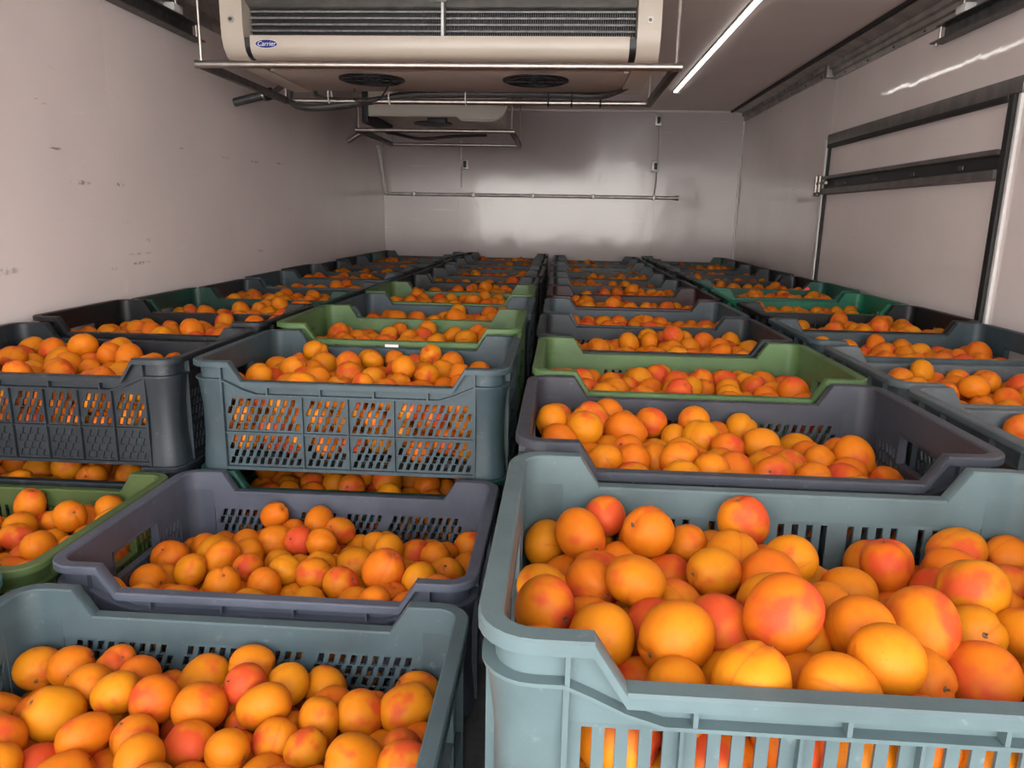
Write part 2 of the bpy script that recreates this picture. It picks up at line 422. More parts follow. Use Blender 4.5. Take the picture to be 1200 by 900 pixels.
t = obj('cable', tube(BM(), crom([(.742, BK-.008, .915), (.748, BK-.006, .8), (.742, BK-.008, .68)], 6), .0045, 8), M['white']); tag(t, 'pale cable joining the two stacked sensors on back wall', 'cable')
t = obj('cable', tube(BM(), crom([(.736, BK-.008, .60), (.738, BK-.006, .52), (.728, BK-.012, .43)], 6), .005, 8), M['alu']); tag(t, 'grey cable from the lower right sensor down to the pipe', 'cable')
t = obj('cable', tube(BM(), [(-.682, BK-.006, .80), (-.680, BK-.006, .47)], .0045, 8), M['white']); tag(t, 'white cable hanging beside the left sensor on back wall', 'cable')

# cooling units ----------------------------------------------------------------
def cooling_unit(x0, x1, y0, y1, z0, z1, label, badge):
    W = x1-x0; D = y1-y0; H = z1-z0
    t = empty('cooling_unit', ((x0+x1)/2, y0, z0), label, 'cooling unit', 'ceiling cooling units'); hw = W/2
    cw = .070
    arc = [(0.0, .058), (.0, .034), (.007, .018), (.024, .006), (.060, .001)]          # (y, z) lower front curve
    capp = [(-.004, H), (-.004, .085), (-.001, .056), (.010, .027), (.032, .005), (.065, -.006), (D, -.006), (D, H)]
    for s in (-1, 1):
        a, b_ = sorted((s*hw, s*(hw-cw)))
        c = obj('end_cap', prism(BM(), capp, 0, a, b_), M['cream'], t)
        sc_ = obj('screw', tube(BM(), [(s*(hw-.034), -.004, .108), (s*(hw-.034), -.008, .108)], .010, 14), M['steel'], c)
        obj('screw', tube(BM(), [(s*(hw-.034), -.0082, .108), (s*(hw-.034), -.010, .108)], .0055, 6), M['dsteel'], c)
        a, b_ = sorted((s*(hw-cw), s*(hw-cw-.022)))
        obj('gap_strip', prism(BM(), [(.004+y, z+.001) for y, z in arc[1:]] + [(.12, .006), (.12, .058), (.004, .058)], 0, a, b_), M['black'], t)
    iw = hw-cw-.022
    prof = [(-.007, .062), (-.008, .056)] + [(y-.008, z-.004) for y, z in arc[1:]] + [(.20, -.003), (.20, .006), (.06, .008), (.034, .014), (.016, .024), (.006, .038), (.004, .062)]
    lp = obj('drip_panel', prism(BM(), prof, 0, -iw, iw), M['cream'], t)
    obj('bottom_plate', box(BM(), (-iw-.02, .20, -.003), (iw+.02, D-.01, .010), .002), M['creamd'], t)
    # dark recess and coil
    obj('recess', box(BM(), (-hw+cw, .085, .04), (hw-cw, D-.01, H)), M['dark'], t, smooth=0)
    tp = obj('top_plate', prism(BM(), [(.0, .185), (.0, .176), (.058, .150), (.0845, .150), (.0845, .185)], 0, -hw+cw+.001, hw-cw-.001), M['alu'], t)
    fb = BM(); n = int((W-2*cw)/.007)
    for k in range(n):
        x = -hw+cw+.004+k*.007
        box(fb, (x, .060, .060), (x+.0012, .0848, .149))
    f = obj('fins', fb, M['fin'], t, smooth=0); f['kind'] = 'stuff'
    for k in range(5):
        z = .070+k*.0185
        obj('coil_tube', tube(BM(), [(-hw+cw+.002, .053, z), (hw-cw-.002, .053, z)], .0038, 8), M['coil'], t)
    obj('divider', box(BM(), (.012, .0, .063), (.020, .048, .175)), M['alu'], t, smooth=0)
    obj('divider_clip', box(BM(), (-.03, -.004, .158), (.03, .0, .166), .001), M['dsteel'], t)
    # fans underneath
    for fx in ((-.29, .29) if W > 1 else (-.1,)):
        fo = obj('fan', tube(BM(), [(fx, D*.55, -.0031), (fx, D*.55, -.007)], .116 if W > 1 else .10, 32), M['black'], t)
        gb = BM()
        for q in range(3):
            R = .035+q*.033
            tube(gb, [(fx+R*math.cos(a*PI/10), D*.55+R*math.sin(a*PI/10), -.010) for a in range(21)], .0025, 6, False)
        for q in range(4):
            a = q*PI/4
            tube(gb, [(fx-.108*math.cos(a), D*.55-.108*math.sin(a), -.009), (fx+.108*math.cos(a), D*.55+.108*math.sin(a), -.009)], .0025, 6)
        obj('fan_grille', gb, M['dark'], fo)
    if badge:
        bx = -hw+cw+.022+.052
        e = BM(); ring = []
        for zz, rr in ((-.0095, .034), (-.0105, .033)): pass
        pts = [(bx+.035*math.cos(a*PI/20), .037+.0125*math.sin(a*PI/20)) for a in range(40)]
        bd = obj('badge', prism(e, [(x, z) for x, z in pts], 1, -.0095, -.004), M['blue'], t)
        bd['label'] = 'oval blue maker badge with white lettering'
        rb = BM(); tube(rb, [(x, -.0095, z) for x, z in pts+[pts[0]]], .0008, 6, False); obj('badge_rim', rb, M['lettering'], bd)
        cu = bpy.data.curves.new('lettering', 'FONT'); cu.body = 'Carrier'; cu.size = .0195; cu.shear = .3; cu.extrude = .0004
        cu.align_x = 'CENTER'; cu.align_y = 'CENTER'; cu.materials.append(M['lettering'])
        tmp = bpy.data.objects.new('lettering_curve', cu); COL.objects.link(tmp); bpy.context.view_layer.update()
        lm = bpy.data.meshes.new_from_object(tmp.evaluated_get(bpy.context.evaluated_depsgraph_get())); bpy.data.objects.remove(tmp)
        lo = bpy.data.objects.new('lettering', lm); link(lo, bd); lo.location = (bx, -.0101, .037); lo.rotation_euler = (PI/2, 0, 0)
    return t

def guard(x0, x1, y0, y1, z, r, label, hoses=True):
    t = empty('guard_rail', (x0, y0, z), label, 'guard rail', 'tube guard rails under the cooling units')
    W, D = x1-x0, y1-y0
    obj('front_bar', tube(BM(), [(-.012, 0, 0), (W+.012, 0, 0)], r, 16), M['steel'], t)
    for x in (-.012, W+.012): obj('bar_cap', tube(BM(), [(x-.004, 0, 0), (x+.004, 0, 0)], r*1.12, 16), M['steel'], t)
    obj('rear_bar', tube(BM(), [(0, D, 0), (W, D, 0)], r*.95, 16), M['steel'], t)
    for x in (.0, W): obj('side_bar', box(BM(), (x-.010, r*.6, -.012), (x+.010, D+.008, .012), .002), M['dsteel'], t)
    for x in (0, W):
        obj('hanger_rod', tube(BM(), [(x, .004, r), (x, .004, CE-z-.004)], .0045, 8), M['steel'], t)
        obj('hanger_rod', tube(BM(), [(x, D-.004, .012), (x, D-.004, CE-z-.004)], .0045, 8), M['steel'], t)
        obj('hanger_nut', tube(BM(), [(x, .004, CE-z-.03), (x, .004, CE-z-.001)], .022, 12), M['white'], t)
    return t

cooling_unit(-1.005, .345, 2.40, 3.02, .738, .985, 'large cream cooling unit with blue oval badge, nearest under the ceiling', True)
guard(-1.035, .385, 2.31, 3.02, .70, .0112, 'steel tube guard rail under the large front cooling unit')
t = empty('cooling_unit', (-.61, 4.08, .755), 'small plain cream cooling unit further back, half hidden by the front unit', 'cooling unit', 'ceiling cooling units')
cv = [(-.37, .25), (-.37, .022), (.10, .022), (.13, .0), (.28, .0)]+[(.28+.09*math.sin(a*PI/12), .09-.09*math.cos(a*PI/12)) for a in range(1, 7)]+[(.37, .25)]
obj('front_cover', prism(BM(), cv, 1, .0, .03), M['creaml'], t)
ri = BM(); tube(ri, [(x, -.001, z+.006) for x, z in cv[1:-1]], .006, 8); obj('cover_lip', ri, M['creaml'], t)
obj('body', box(BM(), (-.35, .0305, .03), (.33, .62, .24), .006), M['creamd'], t)
obj('fan', tube(BM(), [(-.08, .34, .0285), (-.08, .34, .022)], .11, 32), M['black'], t)
obj('side_plate', box(BM(), (-.405, .005, -.01), (-.374, .60, .24), .002), M['dark'], t)
obj('drain_box', box(BM(), (-.06, .04, -.004), (.04, .10, .029), .004), M['black'], t)
guard(-1.02, -.21, 4.02, 4.80, .70, .0105, 'steel tube guard rail under the rear cooling unit')

# hoses on the rear bar of the front guard
def hose(pts, r, label, m='hose', k=8):
    return tag(obj('hose', tube(BM(), crom(pts, k), r, 10), M[m]), label, 'hose')
hose([(-1.02, 3.03, .748), (-1.02, 3.02, .70), (-.95, 3.0, .672), (-.8, 3.02, .685), (-.55, 3.02, .722), (-.35, 3.02, .728), (.0, 3.01, .728), (.18, 3.0, .723), (.26, 2.95, .735), (.31, 2.85, .75)], .0135, 'thick dark hose looping along the rear bar of the front guard')
hose([(-.93, 3.045, .76), (-.90, 3.04, .715), (-.7, 3.03, .708), (-.5, 3.035, .745), (-.25, 3.035, .742), (.05, 3.03, .742), (.2, 3.02, .735)], .008, 'thin dark hose clipped above the rear bar of the front guard')
t = empty('drain_stub', (-1.26, 3.05, .695), 'short steel drain pipe stub poking out of left wall', 'pipe')
obj('stub_pipe', tube(BM(), [(.0, 0, .0), (.13, .0, .03), ], .017, 14), M['dsteel'], t)
obj('stub_collar', tube(BM(), [(.128, 0, .0295), (.158, .0, .0365)], .023, 14), M['black'], t)
obj('clamp_ring', tube(BM(), [(.120, 0, .0277), (.127, .0, .0293)], .0235, 14), M['steel'], t)
obj('stub_tail', tube(BM(), [(.158, 0, .036), (.25, -.06, .075)], .011, 12), M['dsteel'], t)
t = empty('drain_stub', (-1.26, 4.65, .70), 'short grey drain stub on left wall beside the rear cooling unit', 'pipe')
obj('stub_pipe', tube(BM(), crom([(0, 0, 0), (.10, -.01, .05), (.26, -.04, .07)], 5), .013, 12), M['alu'], t)
hose([(-.98, 4.45, .74), (-.8, 4.6, .715), (-.6, 4.5, .72), (-.4, 4.6, .74)], .009, 'dark hose drooping under the rear cooling unit')
tie = []
for i, (x, m_) in enumerate(((-.86, 'tagw'), (-.62, 'tagw'), (-.32, 'tagw'), (.0, 'black'), (.09, 'black'), (.20, 'black'))):
    b_ = BM(); tube(b_, [(x, 3.02+.026*math.cos(a*PI/8), .716+.03*math.sin(a*PI/8)) for a in range(17)], .003, 6, False)
    t = obj('cable_tie', b_, M[m_])
    tag(t, '%s cable tie round the rear guard bar, %s from the left' % ('white' if m_ == 'tagw' else 'black', ('first', 'second', 'third', 'fourth', 'fifth', 'sixth')[i]), 'cable tie', 'cable ties on the front guard')
t = obj('cable', tube(BM(), crom([(-.74, 2.95, .735), (-.75, 2.96, .70), (-.71, 2.98, .69), (-.66, 3.0, .705), (-.60, 2.9, .735)], 6), .0035, 8), M['black'])
tag(t, 'thin black cable loop hanging below the front cooling unit', 'cable')

# ================================================================== crates
HX, HY, RC = .300, .200, .042           # half length, half depth, corner radius of the rim
NOT0, NOT1, NZ = .219, .196, -.036       # the long sides dip between these

def rim_path():
    """points (x, y, nx, ny, side) once round; side 0/2 long, 1/3 short, -1 corner"""
    P = []
    L = [-.258, -.238, -.219, -.196, -.17, -.10, .10, .17, .196, .219, .238, .258]
    for x in L: P.append((x, -HY, 0, -1, 0))
    for a in range(1, 6): P.append((HX-RC+RC*math.sin(a*PI/12), -HY+RC-RC*math.cos(a*PI/12), math.sin(a*PI/12), -math.cos(a*PI/12), -1))
    for y in (-.158, -.135, -.066, -.062, .062, .066, .135, .158): P.append((HX, y, 1, 0, 1))
    for a in range(1, 6): P.append((HX-RC+RC*math.cos(a*PI/12), HY-RC+RC*math.sin(a*PI/12), math.cos(a*PI/12), math.sin(a*PI/12), -1))
    n = len(P)
    return P + [(-x, -y, -nx, -ny, (s+2 if s >= 0 else -1)) for x, y, nx, ny, s in P]
RP = rim_path()
def z1(p):
    x = abs(p[0])
    if p[4] in (0, 2): return NZ if x <= NOT1+1e-6 else (0 if x >= NOT0-1e-6 else NZ*(NOT0-x)/(NOT0-NOT1))
    return 0.0
def z2(p):
    x = abs(p[0])
    if p[4] in (0, 2): return -.062 if x <= .171 else (-.035 if x >= .237 else (-.043 if x > .21 else -.054))
    return -.035
def zb(p): return -.046 if p[4] in (1, 3) and abs(p[1]) <= .0625 else -.068

def sweep(bm, path, section, closed=True):
    """section(p) -> list of (inward offset, z)"""
    rings = [[bm.verts.new((p[0]-p[2]*d, p[1]-p[3]*d, z)) for d, z in section(p)] for p in path]
    k = len(rings[0]); m = len(rings)
    for i in range(m if closed else m-1):
        A, B = rings[i], rings[(i+1) % m]
        for j in range(k): bm.faces.new((A[j], B[j], B[(j+1) % k], A[(j+1) % k]))
    if not closed: bm.faces.new(rings[0][::-1]); bm.faces.new(rings[-1])

def seg_pt(x, y, side, d): # offset point on a straight side
    return {0: (x, -HY+d), 2: (x, HY-d), 1: (HX-d, y), 3: (-HX+d, y)}[side]

def rim_mesh():
    bm = BM()
    sweep(bm, RP, lambda p: [(0, z1(p)-.011), (0, z1(p)-.002), (.002, z1(p)), (.0165, z1(p)), (.0185, z1(p)-.002), (.0185, z1(p)-.005), (.0045, z1(p)-.005), (.0040, z1(p)-.011)])
    sweep(bm, RP, lambda p: [(.0125, z1(p)-.003), (.0180, z1(p)-.003), (.0175, zb(p)), (.0130, zb(p))])
    sweep(bm, RP, lambda p: [(.0030, z2(p)-.0018), (.0030, z2(p)+.0012), (.0135, z2(p)+.0018), (.0135, z2(p)-.0018)])
    for s in (-1, 1):
        for x in (-.236, -.15, -.05, .05, .15, .236):
            t_, lo_ = (0, -.036) if abs(x) > .2 else (NZ, -.062)
            a, b_ = sorted((s*(HY-.0035), s*(HY-.0130)))
            box(bm, (x-.0017, a, lo_), (x+.0017, b_, t_-.004))
        for y in (-.135, -.066, .066, .135):
            a, b_ = sorted((s*(HX-.0035), s*(HX-.0130)))
            box(bm, (a, y-.0017, -.036), (b_, y+.0017, -.004))
    bmesh.ops.recalc_face_normals(bm, faces=bm.faces[:])
    return finish(bm, 'rim', M['black'], 30)

def corner_mesh(cx, cy):
    bm = BM(); path = [p for p in RP if p[0]*cx > 0 and p[1]*cy > 0 and (p[4] == -1 or (p[4] in (0, 2) and abs(p[0]) > .257) or (p[4] in (1, 3) and abs(p[1]) > .157))]
    path.sort(key=lambda p: math.atan2(p[3]*cy, p[2]*cx))
    e1 = (path[-1] if abs(path[-1][3]) > .9 else path[0])
    if abs(path[0][3]) > .9: path = path[::-1]
    # extend along the long side to .235 and along the short side to .138
    path = [(cx*HX, cy*.138, cx, 0, 1)] + path + [(cx*.238, cy*HY, 0, cy, 0)]
    lev = [(-.034, .0055), (-.062, .0095), (-.09, .0125), (-.15, .0125), (-.175, .0100), (-CH+.0005, .0075)]
    sec = lambda p: [(d, z) for z, d in lev] + [(.0185, -CH+.0005), (.0178, -.034)]
    sweep(bm, path, sec, False)
    # strengthening ribs where the post meets the panels
    for lo, hi in (((cx*.2345, cy*(HY-.0045)), (cx*.2385, cy*(HY-.0165))),):
        box(bm, (min(lo[0], hi[0]), min(lo[1], hi[1]), -CH+.001), (max(lo[0], hi[0]), max(lo[1], hi[1]), -.034))
    xa, xb = sorted((cx*(HX-.0045), cx*(HX-.0165))); ya, yb = sorted((cy*.1375, cy*.1410))
    box(bm, (xa, ya, -CH+.001), (xb, yb, -.036))
    bmesh.ops.recalc_face_normals(bm, faces=bm.faces[:])
    return finish(bm, 'corner_post', M['black'], 30)

def holey(bm, P, us, vs, hole, t0, t1):
    """P(u,v,t)->xyz. us, vs: cell edges. hole(i,j,u0,u1,v0,v1)-> 4 (u,v) points or None"""
    vc = {}
    def V(u, v, t):
        k = (round(u, 5), round(v, 5), t)
        if k not in vc: vc[k] = bm.verts.new(P(u, v, t))
        return vc[k]
    for i in range(len(us)-1):
        for j in range(len(vs)-1):
            c = [(us[i], vs[j]), (us[i+1], vs[j]), (us[i+1], vs[j+1]), (us[i], vs[j+1])]
            h = hole(i, j, us[i], us[i+1], vs[j], vs[j+1])
            if h is None:
                for t in (t0, t1): bm.faces.new([V(u, v, t) for u, v in (c if t == t0 else c[::-1])])
                continue
            H = {t: [bm.verts.new(P(u, v, t)) for u, v in h] for t in (t0, t1)}
            for k in range(4):
                k2 = (k+1) % 4
                bm.faces.new((V(*c[k], t0), V(*c[k2], t0), H[t0][k2], H[t0][k]))
                bm.faces.new((V(*c[k2], t1), V(*c[k], t1), H[t1][k], H[t1][k2]))
                bm.faces.new((H[t0][k], H[t0][k2], H[t1][k2], H[t1][k]))

def lin(a, b, n): return [a+(b-a)*i/n for i in range(n+1)]

def slant_cells(u0, u1, v0, v1, pu=.0148, pv=.0172, blind=False):
    nu = max(1, round((u1-u0)/(pu/2))); nv = max(1, round((v1-v0)/pv)); us = lin(u0, u1, nu); vs = lin(v0, v1, nv)
    return us, vs

def long_wall(kind, s):
    """s=-1 front (towards -y), s=+1 rear"""
    bm = BM(); d0, d1 = .0135, .0168
    P = lambda u, v, t: (u, s*(HY-t), v)
    yo = lambda d: s*(HY-d)
    def rib(x0, x1, za, zb_, dd=.0065):
        a, b_ = sorted((yo(dd), yo(d0+.0005))); box(bm, (x0, a, za), (x1, b_, zb_))
    if kind == 'slots':
        # upright slots in groups between ribs, two tiers
        for va, vb in ((-.205, -.140), (-.136, -.068)):
            us = [-.2365]; holes = []
            groups = 6; gw = .473/groups
            cells = []
            for g in range(groups):
                a = -.2365+g*gw
                cells.append((a, a+.007, 0))
                k = 4; w_ = (gw-.014)/k
                for q in range(k): cells.append((a+.007+q*w_, a+.007+(q+1)*w_, 1))
                cells.append((a+gw-.007, a+gw, 0))
            us = [cells[0][0]]+[c[1] for c in cells]
            def hole(i, j, u0, u1, v0, v1):
                if not cells[i][2] or j != 1: return None
                w_ = u1-u0; e = w_*.27
                return [(u0+e, v0+.001), (u1-e, v0+.001), (u1-e, v1-.001), (u0+e, v1-.001)]
            holey(bm, P, us, [va, va+.005, vb-.003, vb], hole, d0, d1)
        for g in range(1, 6): rib(-.2365+g*gw-.0012, -.2365+g*gw+.0012, -.203, -.062)
        rib(-.2365, .2365, -.1395, -.1365, .0075)
    else:
        if kind == 'lattice': xs = [-.2365, -.0865, 0, .0865, .2365]
        else: xs = lin(-.2365, .2365, 7)
        for a, b_ in zip(xs, xs[1:]):
            for va, vb, blind in ((-.203, -.139, kind == 'grid'), (-.135, -.068, False)):
                a2, b2 = a+.004, b_-.004
                nu = max(2, round((b2-a2)/.0072)); nv = 4
                us = [a]+lin(a2, b2, nu)+[b_]; vs = [va]+lin(va+.003, vb-.003, nv)+[vb]
                nrow = 4; hh = (vb-va-.006)
                # staggered leaning slots: draw as double-wide cells, rows offset
                rows = lin(va+.003, vb-.003, nrow)
                for j in range(nrow):
                    off = (j % 2); cw_ = (b2-a2)/nu
                    ce = [a]; fl = []
                    x = a2
                    idx = 0
                    pos = a2-cw_*off
                    edges = [a]; flags = []
                    while pos < b2-1e-6:
                        l, r_ = max(pos, a2), min(pos+2*cw_, b2)
                        if l > edges[-1]+1e-6: edges.append(l); flags.append(0)
                        edges.append(r_); flags.append(1 if r_-l > 1.9*cw_ else 0)
                        pos += 2*cw_
                    if b_ > edges[-1]+1e-6: edges.append(b_); flags.append(0)
                    rv = [rows[j], rows[j+1]]
                    def hole(i, j2, u0, u1, v0, v1, flags=flags):
                        if not flags[i]: return None
                        w_ = u1-u0; h_ = v1-v0; m_ = (u0+u1)/2; sl = w_*.14; hw_ = w_*.27
                        return [(m_-sl-hw_, v0+h_*.04), (m_-sl+hw_, v0+h_*.04), (m_+sl+hw_, v1-h_*.04), (m_+sl-hw_, v1-h_*.04)]
                    holey(bm, P, edges, rv, hole, d0, d1)
                # margins above and below
                for m0, m1 in ((va, va+.003), (vb-.003, vb)): holey(bm, P, [a, b_], [m0, m1], lambda *q: None, d0, d1)
                if blind:
                    ya, yb = sorted((yo(d1-.0006), yo(d1+.0005))); box(bm, (a+.002, ya, va), (b_-.002, yb, vb))
        for x in xs[1:-1]: rib(x-.0013, x+.0013, -.203, -.062)
        rib(-.2365, .2365, -.1385, -.1355, .0085)
    rib(-.2365, .2365, -.2090, -.2030, .0055)
    bmesh.ops.recalc_face_normals(bm, faces=bm.faces[:])
    return finish(bm, 'side_wall', M['black'], 25)

def end_wall(kind, s):
    bm = BM(); d0, d1 = .0135, .0168
    P = lambda u, v, t: (s*(HX-t), u, v)
    def rib(y0, y1, za, zb_, dd=.0065, de=.0140):
        a, b_ = sorted((s*(HX-dd), s*(HX-de))); box(bm, (a, y0, za), (b_, y1, zb_))
    regs = [(-.139, -.066, -.203, -.068), (-.062, .062, -.203, -.096), (.066, .139, -.203, -.068)]
    for a, b_, va, vb in regs:
        nr = max(1, round((vb-va)/.0185)); rows = lin(va+.004, vb-.006, nr)
        for m0, m1 in ((va, va+.004), (vb-.006, vb)): holey(bm, P, [a, b_], [m0, m1], lambda *q: None, d0, d1)
        for j in range(nr):
            n = max(2, int((b_-a-.008)/.0118)); cw_ = (b_-a-.008)/n
            off = cw_/2*(j % 2) if kind != 'slots' else 0
            edges = [a, a+.004+off]; flags = [0]
            while edges[-1]+cw_ < b_-.003: edges.append(edges[-1]+cw_); flags.append(1)
            edges.append(b_); flags.append(0)
            def hole(i, j2, u0, u1, v0, v1, flags=flags):
                if not flags[i]: return None
                w_ = u1-u0; h_ = v1-v0; m_ = (u0+u1)/2; sl = w_*(0 if kind == 'slots' else .16); hw_ = w_*.27
                return [(m_-sl-hw_, v0+h_*.08), (m_-sl+hw_, v0+h_*.08), (m_+sl+hw_, v1-h_*.08), (m_+sl-hw_, v1-h_*.08)]
            holey(bm, P, edges, [rows[j], rows[j+1]], hole, d0, d1)
    # collar round the hand hole
    for y0, y1, za, zb_ in ((-.066, -.062, -.203, -.044), (.062, .066, -.203, -.044), (-.066, .066, -.0985, -.0945), (-.066, .066, -.0495, -.0455)):
        rib(y0, y1, za, zb_, .0055, .0185)
    rib(-.139, .139, -.1425, -.1395); rib(-.139, .139, -.2090, -.2030, .0055)
    bmesh.ops.recalc_face_normals(bm, faces=bm.faces[:])
    return finish(bm, 'end_wall', M['black'], 25)

def base_mesh():
    bm = BM()
    P = lambda u, v, t: (u, v, t)
    us = lin(-.284, .284, 24); vs = lin(-.184, .184, 14)
    def hole(i, j, u0, u1, v0, v1):
        w_, h_ = u1-u0, v1-v0
        return [(u0+w_*.25, v0+h_*.2), (u1-w_*.25, v0+h_*.2), (u1-w_*.25, v1-h_*.2), (u0+w_*.25, v1-h_*.2)] if 0 < i < 23 and 0 < j < 13 else None
    holey(bm, P, us, vs, hole, -.2085, -.2045)
    bmesh.ops.recalc_face_normals(bm, faces=bm.faces[:])
    return finish(bm, 'base', M['black'], 0)

RIM, BASE = rim_mesh(), base_mesh()
POSTS = [corner_mesh(a, b_) for a in (-1, 1) for b_ in (-1, 1)]
WALLS = {k: ([long_wall(k, s) for s in (-1, 1)], [end_wall(k, s) for s in (-1, 1)]) for k in ('lattice', 'grid', 'slots')}

PLA = {k: crate_plastic(k+'_plastic', c) for k, c in dict(
    pale=(.150, .212, .218), slate=(.105, .155, .168), purple=(.120, .130, .170), charcoal=(.070, .074, .092),
    green=(.135, .250, .085), olive=(.120, .180, .055), blue=(.065, .105, .122), dark=(.028, .038, .047),
    teal=(.090, .270, .250), black=(.010, .011, .013), forest=(.016, .075, .055), bright=(.012, .235, .120),
    maroon=(.050, .008, .011), grey=(.145, .170, .180), steelblue=(.075, .112, .135), seagreen=(.015, .140, .100)).items()}

def put_part(name, me, mat, parent):
    o = bpy.data.objects.new(name, me); COL.objects.link(o); o.parent = parent
    o.material_slots[0].link = 'OBJECT'; o.material_slots[0].material = mat
    return o

def make_crate(x, y, z, rz, kind, colour, label, group):
    t = empty('fruit_crate', (x, y, z-CH), label, 'crate', group); t.rotation_euler = (0, 0, rz)
    inner = []
    m_ = PLA[colour]
    for nm, me in [('rim', RIM), ('base', BASE)] + [('corner_post', p) for p in POSTS] + [('side_wall', p) for p in WALLS[kind][0]] + [('end_wall', p) for p in WALLS[kind][1]]:
        o = put_part(nm, me, m_, t); o.location = (0, 0, CH)
    return t

ORD = ['front', 'second', 'third', 'fourth', 'fifth', 'sixth', 'seventh', 'eighth', 'ninth', 'tenth', 'eleventh', 'twelfth']
COLN = ['leftmost', 'second', 'third', 'rightmost']
XC = [-.938, -.317, .317, .952]
CNAME = dict(pale='pale blue-grey', slate='slate blue-grey', purple='purple-grey', charcoal='charcoal grey', green='light green', olive='olive green',
             blue='dark blue-grey', dark='dark slate', teal='turquoise', black='black', forest='dark green', bright='bright green', maroon='maroon', grey='mid grey',
             steelblue='steel blue', seagreen='sea green')
# colour and wall kind of every top crate, column by column, row 0 nearest; None where the stack is one crate lower
TOP = [
    [None, None, ('dark', 'grid'), ('black', 'lattice'), ('forest', 'lattice'), ('dark', 'lattice'), ('blue', 'lattice'), ('dark', 'lattice'), ('black', 'lattice'), ('dark', 'lattice'), ('forest', 'slots'), ('dark', 'lattice')],
    [None, None, ('blue', 'lattice'), ('green', 'slots'), ('steelblue', 'lattice'), ('green', 'slots'), ('black', 'lattice'), ('black', 'lattice'), ('dark', 'lattice'), ('black', 'lattice'), ('dark', 'lattice'), ('black', 'lattice')],
    [('pale', 'slots'), ('charcoal', 'lattice'), ('green', 'slots'), ('dark', 'lattice'), ('steelblue', 'lattice'), ('maroon', 'slots'), ('dark', 'lattice'), ('dark', 'lattice'), ('dark', 'lattice'), ('blue', 'lattice'), ('dark', 'lattice'), ('dark', 'lattice')],
    [('grey', 'lattice'), ('grey', 'lattice'), ('grey', 'lattice'), ('blue', 'lattice'), ('black', 'lattice'), ('bright', 'slots'), ('seagreen', 'slots'), ('black', 'lattice'), ('dark', 'lattice'), ('dark', 'lattice'), ('black', 'lattice'), ('forest', 'lattice')],
]
LOW = {(0, 0): ('teal', 'slots'), (0, 1): ('olive', 'slots'), (0, 2): ('dark', 'lattice'), (1, 0): ('slate', 'lattice'), (1, 1): ('purple', 'lattice'), (1, 2): ('forest', 'slots'),
       (2, 0): ('dark', 'lattice'), (2, 1): ('dark', 'lattice')}
crates = []      # (col, row, level, matrix, colour)
crng = random.Random(5)
for c in range(4):
    for r_ in range(12):
        if TOP[c][r_] is None: continue
        colour, kind = TOP[c][r_]
        big = (c, r_) in ((2, 0), (2, 1), (1, 2), (0, 2))
        jx, jy, jr = (0, 0, 0) if big else (crng.uniform(-.006, .006), crng.uniform(-.006, .006), crng.uniform(-.008, .008))
        jz = 0 if r_ < 3 else crng.uniform(0, .010)
        if r_ >= 3: jz += 0.0
        if (c, r_) == (2, 0): jy = -.014
        p = (XC[c]+jx, .444+.42*r_+.2+jy, jz)
        label = '%s plastic crate of apricots, %s from the front in the %s column' % (CNAME[colour], ('first' if r_ == 0 else ORD[r_]), COLN[c])
        if r_ == 11: label = '%s plastic crate of apricots by the back wall, in the %s column' % (CNAME[colour], COLN[c])
        if (c, r_) == (2, 0): label = 'pale blue-grey slotted crate of apricots, nearest and largest at lower right'
        t = make_crate(*p, jr, kind, colour, label, 'apricot crates in the top layer')
        crates.append((c, r_, 1, t, colour, p, jr))
for (c, r_), (colour, kind) in LOW.items():
    jx = -.012 if c == 1 and r_ < 2 else 0
    if (c, r_) == (0, 0): jx = .006
    p = (XC[c]+jx, .444+.42*r_+.2+(.012 if (c, r_) == (1, 1) else 0), -CH+(.006 if (c, r_) == (1, 1) else .016 if (c, r_) == (0, 0) else 0))
    if c == 2: label = '%s plastic crate underneath the top crates of the third column, %s from the front' % (CNAME[colour], 'first' if r_ == 0 else 'second')
    elif r_ == 2: label = '%s crate of apricots carrying the third crate of the %s column' % (CNAME[colour], COLN[c])
    else: label = {(0, 0): 'turquoise plastic crate of apricots, only its rim corner showing at left edge',
                   (0, 1): 'olive green slotted crate of apricots, one layer lower at left edge',
                   (1, 0): 'slate blue-grey crate of apricots, one layer lower at bottom left',
                   (1, 1): 'purple-grey crate of apricots with hand hole, behind the bottom left slate crate'}[(c, r_)]
    t = make_crate(*p, 0, kind, colour, label, 'apricot crates in the lower layer')
    crates.append((c, r_, 0, t, colour, p, 0))
# the crates of the lower layer that carry the rest: one mesh each, hidden by those on top
bm = BM()
for me in [RIM, BASE]+POSTS: bm.from_mesh(me)
for s in (-1, 1):
    a, b_ = sorted((s*(HY-.0135), s*(HY-.0168))); box(bm, (-.2365, a, -.205), (.2365, b_, -.068))
    a, b_ = sorted((s*(HX-.0135), s*(HX-.0168))); box(bm, (a, -.139, -.205), (b_, .139, -.098))
hid = finish(bm, 'fruit_crate', M['black'], 30)
for c in range(4):
    for r_ in range(12):
        if (c, r_) in LOW: continue
        o = bpy.data.objects.new('fruit_crate', hid); COL.objects.link(o); o.location = (XC[c], .444+.42*r_+.2, -CH-.0003)
        o.material_slots[0].link = 'OBJECT'; o.material_slots[0].material = PLA['dark']
        tag(o, 'dark crate hidden under the %s top crate from the front, %s column' % ('first' if r_ == 0 else ORD[r_], COLN[c]), 'crate', 'hidden crates of the lower layer')

